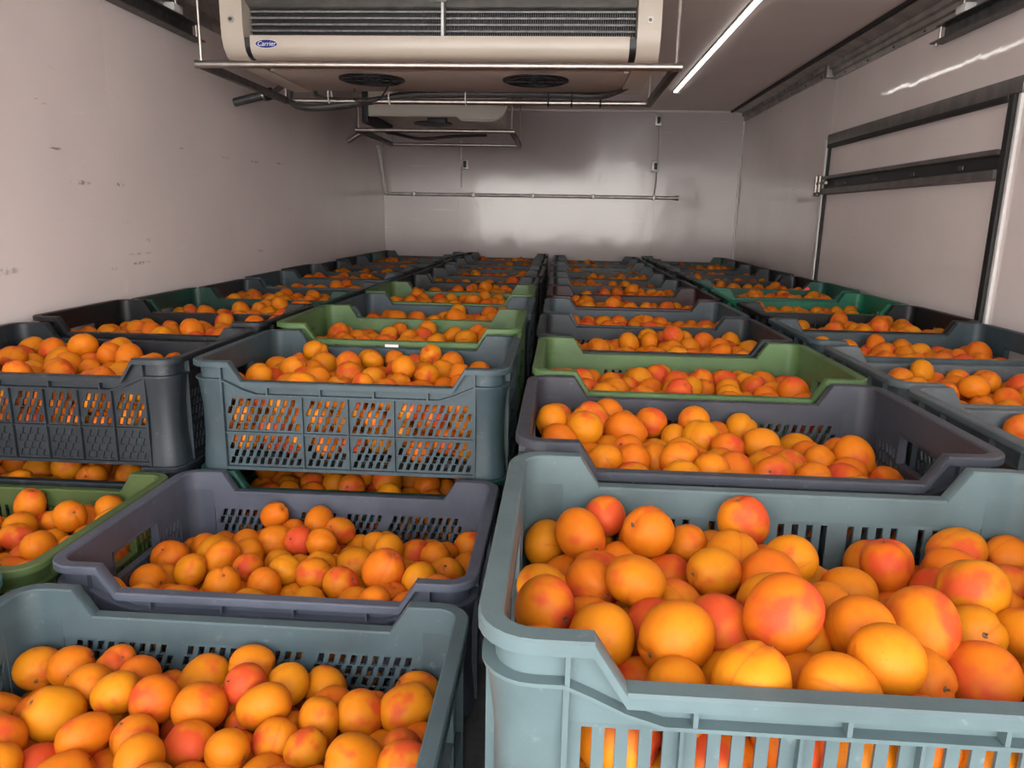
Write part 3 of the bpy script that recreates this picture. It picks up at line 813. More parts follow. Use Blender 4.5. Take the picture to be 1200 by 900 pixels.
# small tags on rims
t = obj('rim_tag', prism(BM(), [(-.014, 0), (.016, .004), (.004, .017)], 1, -.001, .001), M['red'], loc=(XC[3]+.09, 2.964+.03, .003)); tag(t, 'small red tag sticking up on the sea green crate rim', 'tag')
t = obj('rim_tag', box(BM(), (-.016, -.0008, -.004), (.016, .0008, .005)), M['tagw'], loc=(XC[1]-.01, 1.7028, -.038)); tag(t, 'small white tag on the near rim of the light green crate', 'tag')

# ================================================================== apricots
# each fill: for every apricot x, y, z (mm), quaternion (x50), size (%), topmost first
FILL_DATA = [[
-145,-65,-27,34,-6,-10,35,120,114,159,-33,33,18,-12,-31,91,-234,-110,-33,13,-38,-14,-26,97,-151,-158,-34,8,44,-1,21,91,-199,-73,-38,4,-19,46,-1,104,28,153,-40,8,-6,-25,-42,104,
-32,-59,-42,21,-40,20,-8,103,-6,60,-42,31,6,38,9,102,234,-157,-43,16,-5,-6,-47,97,91,-101,-44,24,12,7,-41,104,-81,-82,-45,43,3,-25,5,104,-17,133,-46,21,21,-11,38,94,
19,-37,-47,4,-38,-10,31,96,184,-157,-48,36,2,-16,30,98,83,-31,-48,2,-8,28,-41,90,-28,-11,-49,26,-11,-28,31,92,-254,-155,-49,23,-9,-2,43,107,140,-1,-50,11,47,10,11,111,
41,85,-50,33,24,-6,28,103,-119,68,-50,17,15,-36,27,102,-123,-20,-50,11,-36,32,-10,99,29,-152,-51,8,-19,20,-41,98,-203,51,-51,16,-45,15,-3,95,36,-82,-51,4,28,40,10,98,
-198,-147,-51,48,-9,-6,6,116,172,-42,-53,11,-43,14,-17,97,132,-151,-54,22,1,-39,-23,108,217,-84,-54,31,24,-24,-19,101,-116,-125,-55,30,-34,1,-20,105,-78,9,-56,8,36,0,34,113,
171,44,-57,28,-30,17,22,109,-163,-106,-57,19,6,0,-46,104,91,103,-61,25,-36,-14,18,111,-176,-35,-61,28,-12,35,-19,93,119,48,-62,37,-32,11,1,103,-161,7,-62,12,-33,-6,35,88,
-229,11,-63,35,13,-11,31,107,-87,107,-63,16,45,-14,5,91,240,23,-64,24,12,-9,41,113,77,155,-65,29,38,-1,-15,98,-256,-76,-66,46,16,7,10,101,-42,-119,-67,12,-43,19,-13,116,
145,97,-68,43,-24,-8,-7,106,189,-2,-69,3,35,-5,-35,85,-161,91,-69,6,41,-22,18,108,14,5,-70,4,-2,18,46,99,173,-112,-70,27,35,-2,24,92,253,-118,-71,35,-29,20,5,107,
209,79,-72,7,10,48,4,99,57,-120,-73,21,-24,-3,39,94,57,32,-75,8,-4,-49,-2,103,-30,30,-76,35,-15,29,14,102,-1,98,-77,14,30,26,-26,103,-218,-48,-78,19,-4,32,33,93,
-252,152,-78,10,24,-38,-20,114,-89,-43,-78,13,-23,-31,-30,100,219,-39,-79,48,6,6,10,108,-206,121,-80,34,30,1,22,96,1,-66,-80,21,-19,39,15,96,-48,85,-81,8,47,1,14,93,
-10,-158,-81,23,30,31,12,96,127,149,-82,12,-25,25,33,113,-51,133,-82,11,39,-28,9,100,-254,67,-82,33,-23,12,28,111,-258,-26,-82,47,18,-4,-1,97,-154,-153,-83,19,-11,-36,-27,105,
49,-28,-83,36,-6,31,15,99,97,0,-84,9,36,25,-22,110,256,68,-84,26,27,-30,-14,94,125,-105,-84,14,-4,-37,30,106,88,-62,-84,36,-14,31,-9,107,-132,-74,-85,34,9,-11,-34,103,
-121,26,-85,19,24,39,6,103,-85,-154,-85,23,-11,-37,-22,101,-94,157,-85,10,-41,-26,4,98,-6,157,-85,27,2,29,31,95,89,-156,-86,9,-25,-15,40,101,-212,-100,-86,22,8,-43,-12,112,
37,131,-86,8,34,-19,31,99,-170,43,-86,14,-37,13,-27,96,136,-38,-90,40,-29,-9,-2,102,-47,-70,-90,14,17,-8,44,100,-91,67,-91,34,27,-5,-24,97,259,-17,-91,2,15,-45,15,90,
13,50,-91,48,-9,-7,-9,98,-47,-18,-91,23,-38,-21,-7,101,200,32,-91,27,31,22,-20,84,-87,-101,-91,0,21,-27,37,103,216,-153,-92,6,23,2,-44,108,-257,-126,-93,42,14,14,-17,96,
172,-70,-93,6,21,44,-7,94,163,-155,-94,9,-7,-23,-43,98,184,115,-94,27,30,28,-9,96,-173,154,-94,25,-21,18,33,101,241,115,-95,39,-12,19,22,112,7,-117,-95,11,20,-25,-37,94,
-206,73,-96,44,23,4,-5,92,38,-156,-97,22,32,-3,31,96,211,159,-98,14,29,-32,-19,94,58,80,-98,28,-16,-37,6,105,-124,117,-98,18,15,-43,-8,108,-193,-6,-99,9,32,-9,-37,107,
207,-103,-99,3,-44,-1,23,93,110,76,-100,34,-21,23,19,91,43,-85,-100,7,-28,14,-38,97,253,-74,-101,29,8,-40,-1,104,169,65,-101,25,-7,-34,-26,90,-131,-24,-101,20,-3,44,12,107,
-215,-151,-101,36,19,-29,4,98,149,18,-103,5,17,-36,30,106,-178,-55,-103,42,-1,27,-1,100,-71,25,-106,25,-27,-19,29,97,181,-23,-108,8,-13,16,45,94,93,119,-109,16,-12,-43,16,91,
-129,-116,-110,44,19,-10,11,96,-6,-30,-112,4,46,-16,-11,91,67,158,-112,26,17,-35,-18,97,84,-114,-113,6,3,-39,-30,98,-47,-158,-114,37,2,15,29,95,-253,18,-116,41,7,-1,-28,114,
-254,-77,-117,39,-1,30,6,101,-229,-34,-117,20,-31,-17,-29,85,225,1,-118,11,30,30,24,101,223,61,-118,7,17,-6,-46,96,-135,67,-119,26,-27,-23,-24,109,-177,106,-119,25,-10,-35,-23,106,
21,9,-119,30,-29,-27,-6,98,-68,102,-120,12,19,44,-8,95,-30,55,-122,30,-23,-19,26,113,165,153,-122,39,-18,3,26,111,-230,109,-123,15,39,-25,-12,101,-258,-160,-123,20,-26,11,-36,87,
-92,-59,-124,41,12,-7,25,99,254,156,-124,1,-39,-9,31,102,-18,105,-125,18,-39,-10,23,103,159,-111,-125,14,26,20,-35,115,120,-74,-125,7,-31,33,-20,98,134,111,-126,28,-40,2,-8,96,
124,-155,-126,20,-32,1,33,102,96,-29,-129,40,16,23,10,101,-178,-108,-129,29,10,-35,19,116,-40,153,-129,35,-35,8,-6,105,203,-64,-129,8,-42,3,26,99,-3,-78,-129,27,-3,40,13,116,
14,155,-130,15,41,-10,-22,105,106,21,-130,11,7,-28,39,97,-87,-12,-130,16,40,19,17,95,60,37,-131,9,-3,-49,-4,105,-19,-127,-131,2,40,-27,-15,90,37,-37,-131,23,21,-39,-1,99,
-147,-156,-132,3,30,-8,-39,100,-138,155,-132,21,-38,-6,-23,100,72,-157,-132,36,-5,-34,-6,95,-90,142,-132,22,-1,-45,-3,95,-128,15,-132,27,22,30,-20,92,-252,155,-132,4,34,-16,-32,107,
-31,3,-132,15,-32,-3,-36,95,113,155,-132,8,9,44,-20,99,-92,-154,-132,29,23,-21,27,97,253,-146,-132,27,13,-37,15,108,-58,-95,-132,21,-21,-37,-16,104,-46,-44,-133,25,-37,5,22,98,
259,86,-133,35,-11,19,29,86,-175,31,-133,26,-3,-32,28,100,-259,70,-133,34,-37,0,0,94,212,129,-135,13,38,26,-16,93,49,118,-135,11,-34,-35,3,104,187,33,-135,25,3,34,-26,105,
190,-157,-136,31,25,25,17,100,233,-100,-136,27,-27,32,-4,91,-196,158,-136,5,38,-17,-27,91,185,87,-137,20,-20,-11,-39,101,21,73,-137,25,41,-5,-13,105,138,61,-137,13,28,-19,34,104,
41,-115,-137,19,-42,-19,3,95,-161,-17,-137,26,2,41,-13,93,253,-38,-138,36,5,-20,-28,107,-234,-120,-138,19,6,46,1,99,70,-72,-138,26,1,27,33,100,-85,59,-139,33,-12,32,-15,104,
-141,-65,-139,24,35,13,22,107,147,-36,-139,10,-10,34,-33,103,-213,59,-140,15,9,42,21,95,14,-158,-142,3,-44,-23,-4,98,86,83,-143,22,25,0,-37,109,-214,-3,-146,24,31,-30,-10,98,
256,32,-147,30,-32,11,21,103,-204,-157,-149,9,-30,-36,15,99,-205,-62,-149,21,-19,-12,-40,111,-257,-30,-151,14,1,8,47,97,147,12,-154,30,31,24,-8,94,-138,108,-154,39,-9,30,-3,108,
193,-23,-155,20,-22,8,-39,101,102,-106,-157,41,-20,-9,18,96,2,27,-159,14,-13,16,43,96,-123,-109,-160,17,-17,-43,10,98,255,120,-162,4,43,-14,21,100,-253,-81,-170,9,-7,45,19,114,
-199,108,-170,12,43,14,-19,116,196,-116,-171,33,-2,37,2,120,46,-3,-171,22,-12,-30,-32,119,-95,20,-172,27,-23,-31,18,112,190,155,-172,0,3,9,-49,103,-253,-153,-172,34,8,21,-29,108,
-74,-127,-172,8,-33,14,-34,112,111,-58,-172,28,2,40,10,111,160,112,-172,21,-6,45,5,106,-27,-156,-173,27,-5,-13,-40,100,104,-5,-173,19,-25,-12,37,105,172,-65,-173,37,18,12,26,102,
-252,17,-173,1,27,20,-37,108,-166,67,-173,43,5,8,-25,98,3,-113,-173,30,9,-39,-2,107,101,-155,-173,31,31,-9,-22,105,-32,-72,-173,25,-40,-3,-15,104,-166,-136,-174,22,-32,-19,26,103,
-7,-25,-174,1,-44,-22,9,96,-165,153,-174,23,29,-8,33,105,88,129,-174,8,37,-10,31,108,-117,-156,-174,17,-45,-13,-1,98,226,-66,-174,30,20,26,-23,107,-67,-24,-174,13,44,-11,-16,98,
28,-63,-174,32,-23,30,2,104,39,154,-174,20,37,17,-21,103,-91,-71,-174,38,6,32,-7,106,-151,14,-174,20,-28,17,33,105,49,-145,-174,24,-15,-37,-18,102,-63,154,-174,25,-31,26,16,102,
95,44,-174,17,-45,-3,13,96,-32,105,-175,24,-13,-38,17,99,-13,154,-175,22,20,22,-34,101,50,65,-175,14,21,-23,37,99,-257,114,-175,11,15,15,44,94,-84,106,-175,17,24,32,24,96,
-114,152,-175,26,36,12,-19,100,213,50,-175,34,6,-21,-30,93,255,-114,-175,29,-18,-34,-13,100,-119,-27,-175,32,-29,-1,-24,95,-50,60,-176,16,27,28,27,93,212,101,-176,15,34,-18,29,99,
-200,31,-176,10,-23,-19,39,94,165,58,-176,27,5,-40,11,95,-40,14,-176,11,23,-20,-38,92,-185,-24,-176,24,40,3,-17,93,-167,-86,-176,33,-15,-30,-16,96,18,108,-176,19,2,-40,-23,92,
-240,69,-176,17,-32,-20,-27,96,134,155,-176,23,26,20,-30,96,256,72,-177,37,-6,-33,-6,95,229,2,-177,23,-26,19,30,95,-117,68,-177,31,-12,-36,-10,94,233,-157,-177,1,27,-20,37,92,
156,-157,-177,33,-20,-31,1,92,144,-103,-177,0,1,-29,-40,88,62,-98,-177,14,-25,37,16,88,-214,157,-177,7,17,37,-29,87,-209,-108,-177,27,-23,-24,-25,91,123,80,-178,22,27,-20,30,88,
184,15,-178,40,-4,30,-1,86,-258,159,-178,4,38,-4,31,87,-4,68,-179,14,-34,-16,-30,84,235,158,-179,24,-25,20,29,84,],
[
-64,-88,-13,6,44,14,-18,110,-147,107,-25,43,10,-23,7,106,1,-127,-26,23,-6,44,-4,104,-171,-8,-28,23,-20,34,22,102,-36,157,-28,35,3,-7,-35,103,-190,157,-28,0,9,-32,-37,90,
-149,-102,-30,17,-13,-36,27,111,3,-76,-30,1,-8,47,-16,99,58,-61,-32,20,44,8,-8,112,-104,-154,-33,17,-18,-5,-43,106,142,20,-36,1,-28,-12,-40,117,-230,-149,-37,18,4,21,-41,106,
-218,118,-37,18,0,39,-26,103,-42,-156,-38,14,-39,19,-22,105,-254,-46,-39,29,6,36,-19,104,212,-15,-40,22,12,-38,-21,92,-3,87,-41,5,19,-37,-27,98,-107,-63,-42,2,43,-9,-24,109,
-88,52,-43,11,33,7,-35,98,-50,-12,-43,18,-35,29,-10,111,-211,15,-43,6,-17,33,-32,89,257,-30,-44,19,-36,11,-27,89,-205,-82,-45,31,-8,31,23,109,-34,44,-45,23,-4,-40,19,116,
224,28,-48,29,-15,2,-38,95,-102,134,-49,27,-17,-38,-3,85,-58,97,-49,31,-21,-13,-30,111,101,102,-49,46,-4,-6,-19,106,-257,16,-50,35,-13,-33,-1,90,198,155,-50,6,-28,-5,-41,104,
256,-90,-50,5,-48,10,-6,105,-153,-153,-50,36,29,-17,5,102,1,-4,-51,3,-42,-21,17,88,87,-101,-52,14,41,18,-16,98,-40,-65,-52,4,12,-38,-30,100,116,-34,-53,43,22,-8,11,102,
-158,-51,-53,22,39,-21,6,99,-147,153,-55,0,-5,8,49,111,37,-105,-55,41,26,13,-2,99,172,111,-57,17,17,-25,-36,100,167,-27,-57,0,18,-37,-29,107,-133,6,-58,40,-2,-19,-24,91,
213,-63,-58,18,42,-17,13,104,256,157,-58,32,6,-38,2,93,-254,-104,-59,20,42,11,13,107,-56,-112,-59,32,-19,-33,-5,99,47,58,-59,28,-10,39,-11,97,-202,61,-60,9,25,-13,-40,108,
66,-15,-60,10,23,-29,-32,108,141,-102,-60,14,-11,-1,47,98,210,78,-61,27,42,-5,-6,96,107,-158,-62,8,5,2,-49,91,-257,155,-64,28,-41,2,-2,99,20,-154,-65,37,29,-15,7,98,
180,40,-65,39,29,7,8,93,-215,-25,-65,26,29,24,21,96,142,73,-67,40,8,-11,28,104,-109,-112,-67,12,22,-37,-22,111,-178,106,-67,17,-23,-39,11,99,-129,87,-68,13,-25,-18,-38,98,
257,107,-68,19,-23,35,19,98,21,-45,-71,4,0,-22,45,113,-65,156,-71,14,23,42,4,102,107,157,-72,43,1,24,8,97,-9,-109,-72,35,-34,2,10,97,154,-155,-74,42,18,-15,13,102,
-18,128,-75,20,31,-33,6,117,-88,3,-75,19,-2,36,-29,96,188,-110,-75,12,-1,-16,-46,101,-76,-156,-77,12,41,27,0,98,26,100,-77,16,-43,18,9,95,-172,-107,-78,23,40,7,19,100,
-194,154,-78,44,17,-6,14,107,252,-139,-78,2,4,15,-47,120,4,33,-78,13,-2,-43,22,98,-115,43,-79,13,5,47,9,89,-170,-12,-79,30,-33,3,22,96,255,3,-80,48,-7,-4,12,104,
-197,-153,-81,32,29,24,10,112,113,15,-83,45,-6,-18,-10,106,68,-57,-83,22,2,10,-44,87,251,56,-83,25,10,39,16,112,65,-156,-84,43,-21,14,-7,100,-253,-153,-84,18,3,42,20,109,
-252,54,-84,37,29,-17,-5,116,28,155,-86,44,-20,-15,3,101,111,-74,-86,8,-1,29,40,103,-79,-50,-87,16,5,-28,38,112,-26,-30,-87,21,-2,30,34,100,-21,75,-87,28,-16,-37,6,100,
-248,-59,-88,13,32,16,33,107,213,-22,-89,39,-28,0,-14,100,-25,-155,-89,26,-29,-14,28,106,133,120,-90,45,7,-3,-20,102,-43,18,-90,34,-8,-34,-10,99,104,-123,-90,27,18,30,24,87,
71,114,-90,19,19,18,38,99,-211,18,-90,26,38,-7,17,101,-88,114,-90,34,17,-13,-30,109,202,-157,-90,11,34,-12,33,94,-161,35,-91,35,4,-31,-17,103,-230,112,-91,42,-20,-12,-14,120,
254,-52,-91,2,-41,-29,4,109,-192,-63,-92,1,27,37,-19,105,-73,65,-92,36,-4,-20,-27,99,223,158,-92,14,-40,22,-16,93,174,-64,-93,28,-19,30,-21,105,97,67,-93,32,-31,-14,-17,109,
-255,-5,-93,12,-17,26,-37,103,-131,-68,-94,40,-23,11,-16,106,-125,-155,-94,10,-32,-3,37,105,65,-101,-95,27,-34,-1,-25,96,49,24,-95,9,15,-3,47,104,-122,-17,-97,6,-7,-37,-33,89,
21,-87,-98,37,20,14,-23,86,172,5,-99,22,32,30,10,103,135,-30,-99,12,45,5,-17,99,224,-92,-99,1,-45,-10,20,94,220,107,-100,37,14,25,-19,95,-39,-80,-101,1,2,-42,27,98,
-121,154,-102,25,-34,-16,-21,99,-68,-118,-102,33,2,35,-14,93,174,153,-103,10,0,49,7,109,147,44,-103,32,-26,18,-21,84,50,72,-105,12,-39,29,-5,90,202,53,-105,28,-33,11,22,101,
149,-116,-106,6,-34,7,35,95,174,96,-107,12,22,44,0,99,87,-20,-108,17,-3,47,5,98,8,-5,-108,15,-20,18,-39,91,-154,105,-109,20,-42,12,15,96,72,158,-110,43,1,10,23,97,
-203,64,-112,13,-35,5,33,103,-115,77,-112,6,1,-43,-24,95,120,-158,-115,28,-13,-10,-38,93,129,159,-115,25,-19,13,37,86,24,-153,-117,10,15,8,-46,105,-9,-114,-120,39,4,-20,24,99,
-22,156,-120,17,31,31,18,104,-118,-111,-120,43,12,22,-8,102,-253,-102,-121,24,-40,3,-16,111,-158,-36,-121,38,20,-23,-13,99,-93,28,-121,34,28,-7,24,106,-165,154,-121,19,27,20,-31,99,
43,-37,-121,39,16,-14,23,104,-209,-22,-123,34,6,9,-35,108,-76,154,-124,21,40,-19,-10,103,9,93,-124,31,-26,-9,29,104,-165,-154,-124,26,-40,-5,-14,99,8,45,-125,48,8,8,-6,89,
-219,156,-126,22,24,-8,-37,105,-45,107,-126,16,-13,-38,-25,114,252,135,-126,29,15,-27,-26,106,167,-157,-127,22,31,-27,-19,100,-172,-97,-128,44,20,7,10,103,-182,18,-128,16,33,0,34,84,
84,-70,-128,26,14,39,-8,102,213,-132,-128,24,6,-43,6,100,-57,-17,-128,36,-4,-32,-13,116,136,-72,-128,20,37,11,-25,98,-39,48,-128,7,-14,34,-32,102,101,123,-128,32,23,12,-28,98,
-210,-131,-128,32,-30,-22,-8,101,254,82,-128,28,9,38,-15,102,133,81,-129,28,-30,-27,-9,102,-239,26,-130,31,-30,-13,-21,101,217,-54,-130,5,-45,21,-6,101,257,-154,-131,35,-32,15,6,98,
-138,9,-131,2,2,19,46,94,254,-14,-131,24,-36,-9,-23,105,133,7,-131,7,22,34,-29,100,-105,-41,-132,44,2,23,-3,93,-257,-35,-132,16,16,17,-41,96,86,29,-132,26,-7,38,18,107,
182,-91,-132,3,43,-7,-25,98,-74,-75,-133,33,-3,-10,36,93,168,-31,-134,19,-22,-38,-15,100,-3,-60,-134,40,26,-8,10,113,-86,-153,-134,20,29,5,-35,110,74,-148,-135,34,-10,10,33,109,
-257,123,-135,33,33,16,-8,98,52,119,-135,21,-30,20,27,99,26,160,-136,10,43,-21,-10,89,-155,60,-136,24,3,-32,29,105,-18,-157,-137,12,-18,14,43,90,-253,-155,-138,35,5,-19,-30,106,
83,80,-139,34,-14,-33,9,93,-213,-72,-140,46,-1,4,-20,94,42,-102,-140,36,-21,-17,-21,112,176,33,-140,14,-19,33,29,96,35,9,-140,6,-43,23,11,87,200,125,-140,37,0,-32,8,99,
254,-102,-141,8,6,49,-6,110,-50,-114,-142,5,-38,19,-27,86,-136,-72,-145,19,5,-16,-43,91,-190,101,-145,20,-5,27,-37,105,126,-125,-146,21,-41,-18,6,92,-79,72,-148,23,-16,-13,40,101,
204,76,-149,27,39,-4,-17,99,44,53,-149,49,5,9,2,96,-11,11,-151,15,24,-41,-4,97,146,130,-152,2,-27,39,17,109,-100,114,-153,9,35,-34,-6,96,-125,156,-154,3,-30,39,-9,101,
-145,113,-154,50,-1,-2,0,86,81,-26,-155,7,-34,10,-35,97,-221,65,-157,17,-3,-13,45,93,212,-14,-159,31,-4,14,37,99,-101,-4,-160,27,28,-28,-14,96,-168,-16,-165,28,-40,12,4,100,
-149,-112,-170,3,23,-40,18,94,-99,-100,-171,33,-35,12,0,114,-205,19,-171,7,24,40,-16,110,115,58,-171,5,1,-40,-30,110,25,-29,-171,18,14,-42,14,110,-176,149,-172,20,30,-23,26,117,
29,-152,-172,37,5,-33,6,115,211,-104,-172,10,-9,4,-48,103,252,-52,-172,20,30,22,-27,115,-1,-105,-172,16,-40,25,7,106,-254,-5,-172,15,29,-37,10,105,185,-59,-172,27,-37,9,-17,108,
113,-69,-172,9,-19,45,-2,100,-253,-68,-172,22,-11,-30,-31,111,-26,151,-173,25,-31,-26,-17,109,234,151,-173,26,-32,-4,-28,110,-230,139,-173,29,-39,-10,7,103,-212,-36,-173,33,-34,-12,8,99,
70,156,-173,36,-13,26,-19,104,-28,-31,-173,3,-23,-39,-21,101,213,33,-173,20,-42,-16,9,100,-48,-153,-173,8,34,-21,29,106,183,157,-174,16,0,9,47,95,85,-113,-174,24,-32,-3,-29,106,
-6,95,-174,40,-5,29,-4,105,-120,-154,-174,39,15,-26,8,105,-79,-44,-174,8,4,45,19,97,-174,-154,-174,31,30,1,25,102,-258,44,-174,7,28,40,-3,93,109,-157,-174,32,23,-20,-25,98,
-206,-108,-174,7,22,-23,37,104,-47,-80,-174,38,-16,29,-2,102,159,-108,-175,40,-26,13,7,99,-78,154,-175,10,-23,-30,-32,101,61,-68,-175,30,8,37,12,101,102,113,-175,22,-11,-34,-27,100,
-142,30,-175,38,1,32,-1,103,246,72,-175,32,-9,36,8,102,56,93,-175,42,2,-22,15,95,5,45,-175,14,44,15,-10,93,-256,93,-175,30,-20,-27,-22,99,66,17,-175,37,-24,-21,-9,99,
114,5,-175,9,-21,-31,32,95,159,-158,-176,7,46,-8,-16,92,-171,-69,-176,37,3,-34,3,98,-256,-121,-176,4,37,-15,-30,94,-122,77,-176,30,31,-9,24,97,247,-142,-176,35,-10,-32,-12,98,
-40,57,-176,33,36,7,-4,93,165,62,-176,13,20,33,-29,96,-57,107,-176,21,-28,-19,-31,96,25,134,-176,13,-26,28,-29,93,143,-32,-176,39,-2,27,16,92,256,8,-176,22,26,19,-31,96,
-54,9,-176,27,3,29,30,92,-127,-40,-177,5,40,4,29,93,161,11,-177,37,27,18,10,90,203,-159,-177,14,-1,17,45,86,-180,64,-177,16,-28,29,26,90,-222,-156,-177,23,-37,12,21,89,
-92,37,-178,14,-30,9,36,90,183,107,-178,37,6,-33,6,88,],
[
-65,152,-33,19,4,32,-33,107,-252,0,-37,17,-38,-17,-21,111,-38,50,-37,12,39,18,23,113,19,22,-37,5,5,50,-1,94,-139,-38,-39,28,-5,39,-11,104,-27,-24,-39,17,-5,-22,42,103,
143,-68,-43,14,39,-11,-26,96,254,-31,-44,23,37,23,-6,110,-257,-52,-44,36,-1,22,26,94,33,74,-46,32,-20,19,28,110,238,-154,-47,33,-17,-11,-32,108,-57,-152,-49,15,4,-47,9,111,
119,-31,-50,36,4,-16,-30,84,-117,31,-50,36,7,-27,21,105,-256,75,-52,20,30,22,-27,99,108,-152,-52,1,-15,-17,45,107,-119,-84,-54,9,31,13,-35,102,35,-67,-54,23,9,-29,32,90,
-172,-105,-56,38,14,-24,17,102,47,-155,-57,14,-29,18,34,95,-13,154,-57,4,0,47,16,104,66,-28,-58,30,23,20,-26,94,-137,155,-58,19,-12,-2,-45,104,-212,-72,-58,19,-25,2,39,99,
-72,-7,-59,27,-23,31,17,111,-257,-114,-59,1,35,-32,15,92,-205,-20,-60,6,36,33,-4,103,83,20,-60,17,-15,41,-18,105,25,127,-61,5,-13,-19,-44,92,158,155,-61,27,-24,32,-12,105,
-138,86,-64,12,10,-21,-43,96,121,-105,-65,10,38,-27,-16,95,-69,-63,-65,26,-19,38,8,103,166,67,-66,30,-39,9,6,97,-91,73,-66,35,9,-34,-10,90,136,8,-66,22,30,-33,0,102,
92,-67,-67,3,-41,16,23,93,64,155,-68,5,46,17,-8,106,-82,119,-68,19,17,42,-8,99,-41,92,-69,9,42,16,20,94,-159,-154,-69,7,6,-28,40,101,65,-108,-69,48,-7,-12,-6,102,
118,54,-69,30,-22,-33,3,98,24,-14,-71,42,-25,-5,-6,93,-185,77,-73,22,-24,37,-7,100,-150,-1,-73,10,-6,37,-31,103,-5,-54,-74,9,-8,-6,48,102,235,-113,-75,20,45,-8,-5,94,
-208,-141,-75,32,25,29,-6,99,180,-79,-77,43,5,25,-2,114,-15,16,-77,18,41,-22,-7,110,222,86,-77,27,31,26,-10,94,-167,-52,-78,36,33,-1,8,101,181,114,-78,27,-25,-27,-19,93,
13,-104,-78,15,22,-11,-41,108,154,-35,-79,0,29,27,-30,90,-82,-113,-80,25,17,-32,-24,112,234,-63,-81,10,26,6,-41,103,-252,29,-82,22,38,-23,9,108,-15,-152,-82,42,-22,15,-8,112,
-111,-41,-83,26,-7,27,32,104,-255,-156,-83,33,28,2,25,100,-253,-24,-84,30,-1,-39,-8,104,-54,157,-84,10,24,43,-3,96,-2,65,-84,24,-15,4,41,95,-59,42,-84,10,-30,-28,-27,101,
36,33,-84,2,-12,0,-48,104,-115,-155,-84,34,-31,18,8,96,222,34,-85,22,12,-42,-8,108,201,-14,-85,16,24,-19,-36,108,74,64,-86,45,20,-10,2,87,-259,113,-86,44,5,6,22,88,
-252,-77,-87,39,-14,-25,-11,100,211,-159,-87,8,15,-8,-46,87,141,-161,-88,30,22,19,27,84,101,-22,-89,18,10,37,-26,95,112,154,-90,39,-20,0,24,106,-181,155,-90,35,31,11,14,102,
-234,154,-90,47,9,-1,-16,109,134,102,-90,12,5,-26,41,111,261,66,-90,8,2,44,-21,84,-205,115,-91,7,39,30,-5,88,215,153,-92,32,34,5,-17,103,153,-121,-92,18,16,-42,13,85,
257,114,-92,3,1,-48,-14,100,255,-12,-92,19,43,-12,-14,103,38,91,-93,41,-24,-11,-11,96,-143,122,-93,21,26,9,-36,89,79,-156,-94,11,14,-23,-40,96,-230,76,-94,2,-11,43,-22,98,
-35,-91,-94,2,-8,44,-23,102,-148,48,-94,35,2,-35,2,102,-42,-30,-95,8,23,36,-25,98,-103,155,-95,7,-49,-3,6,100,-200,36,-96,16,-16,5,44,99,-104,13,-97,32,-2,38,3,106,
257,-156,-97,13,12,-23,-41,97,82,113,-98,32,10,32,-19,104,-138,-104,-99,8,-10,0,48,107,-199,-100,-100,31,-12,6,-37,100,50,-68,-100,25,-30,18,-26,107,-7,121,-100,25,-9,42,-6,116,
-212,-50,-102,4,-27,27,32,99,-63,-157,-103,9,41,-18,20,92,-106,94,-103,19,8,44,-13,98,155,34,-103,28,3,-32,-27,102,33,-157,-103,8,39,-29,7,97,123,-66,-104,5,3,0,50,104,
-186,-10,-105,9,-47,-14,4,94,58,-17,-105,30,-38,5,-13,95,189,67,-106,8,-4,-49,8,92,99,-112,-111,41,27,0,8,108,30,158,-112,12,-30,-37,-12,92,99,29,-112,34,-25,26,10,116,
-62,118,-113,3,41,4,-28,94,-143,-31,-114,28,-22,35,-1,84,163,149,-115,15,-22,-24,-35,119,48,-115,-115,22,36,-11,-24,91,12,-8,-115,23,19,34,-22,98,206,-104,-115,14,42,-20,-14,98,
134,-7,-116,9,42,-15,-21,85,-36,77,-118,4,33,-37,-3,105,-152,-153,-118,29,26,-30,10,103,-145,159,-119,4,-33,-30,23,88,207,111,-120,26,-22,36,-10,106,256,-110,-121,2,-15,-45,-15,103,
178,-151,-122,8,-32,-18,-33,113,257,31,-122,42,25,-2,-10,99,254,155,-123,24,37,-24,-4,104,4,-59,-123,30,6,-39,9,97,198,-54,-124,11,-24,2,42,113,-81,-47,-124,4,29,-2,-41,102,
-169,-70,-126,19,15,39,-20,104,-205,-145,-127,28,14,-21,32,112,-256,-51,-127,18,24,-32,24,98,-31,157,-127,22,-37,-3,-25,92,-172,114,-128,39,22,-21,3,102,-94,-98,-128,16,-22,-16,-39,100,
254,-55,-129,27,39,11,-9,110,-255,-106,-129,31,-19,-27,-23,104,-231,-5,-129,4,-23,38,-23,112,-1,-108,-129,26,0,10,-41,99,-101,-152,-129,33,-22,22,22,102,-24,29,-129,46,-3,-14,14,103,
122,-156,-130,26,9,39,16,102,-83,53,-130,23,20,-13,-38,111,67,80,-131,0,-37,21,27,101,116,77,-131,12,-30,30,23,91,-236,108,-131,4,-38,26,-20,105,184,-4,-132,45,-2,-22,0,99,
-49,-123,-132,17,-38,-6,26,100,-200,70,-132,5,40,3,-29,98,158,-91,-132,47,17,-2,-4,105,158,96,-133,36,-10,28,-19,92,74,153,-133,16,26,26,-29,103,-250,49,-133,39,-18,-25,7,112,
36,119,-133,8,-40,26,13,92,-257,-157,-134,5,-40,-29,-8,98,-7,-156,-134,3,33,-9,-37,100,-139,75,-134,28,10,40,2,101,48,23,-134,25,40,4,-16,105,-69,1,-134,15,-41,-14,19,103,
15,67,-134,26,35,19,-16,111,-136,24,-134,19,-30,-24,-26,98,-124,-64,-135,6,-9,-49,3,84,-257,156,-135,11,42,-5,24,95,231,-8,-136,47,-14,-5,9,91,115,126,-136,40,-21,8,-20,98,
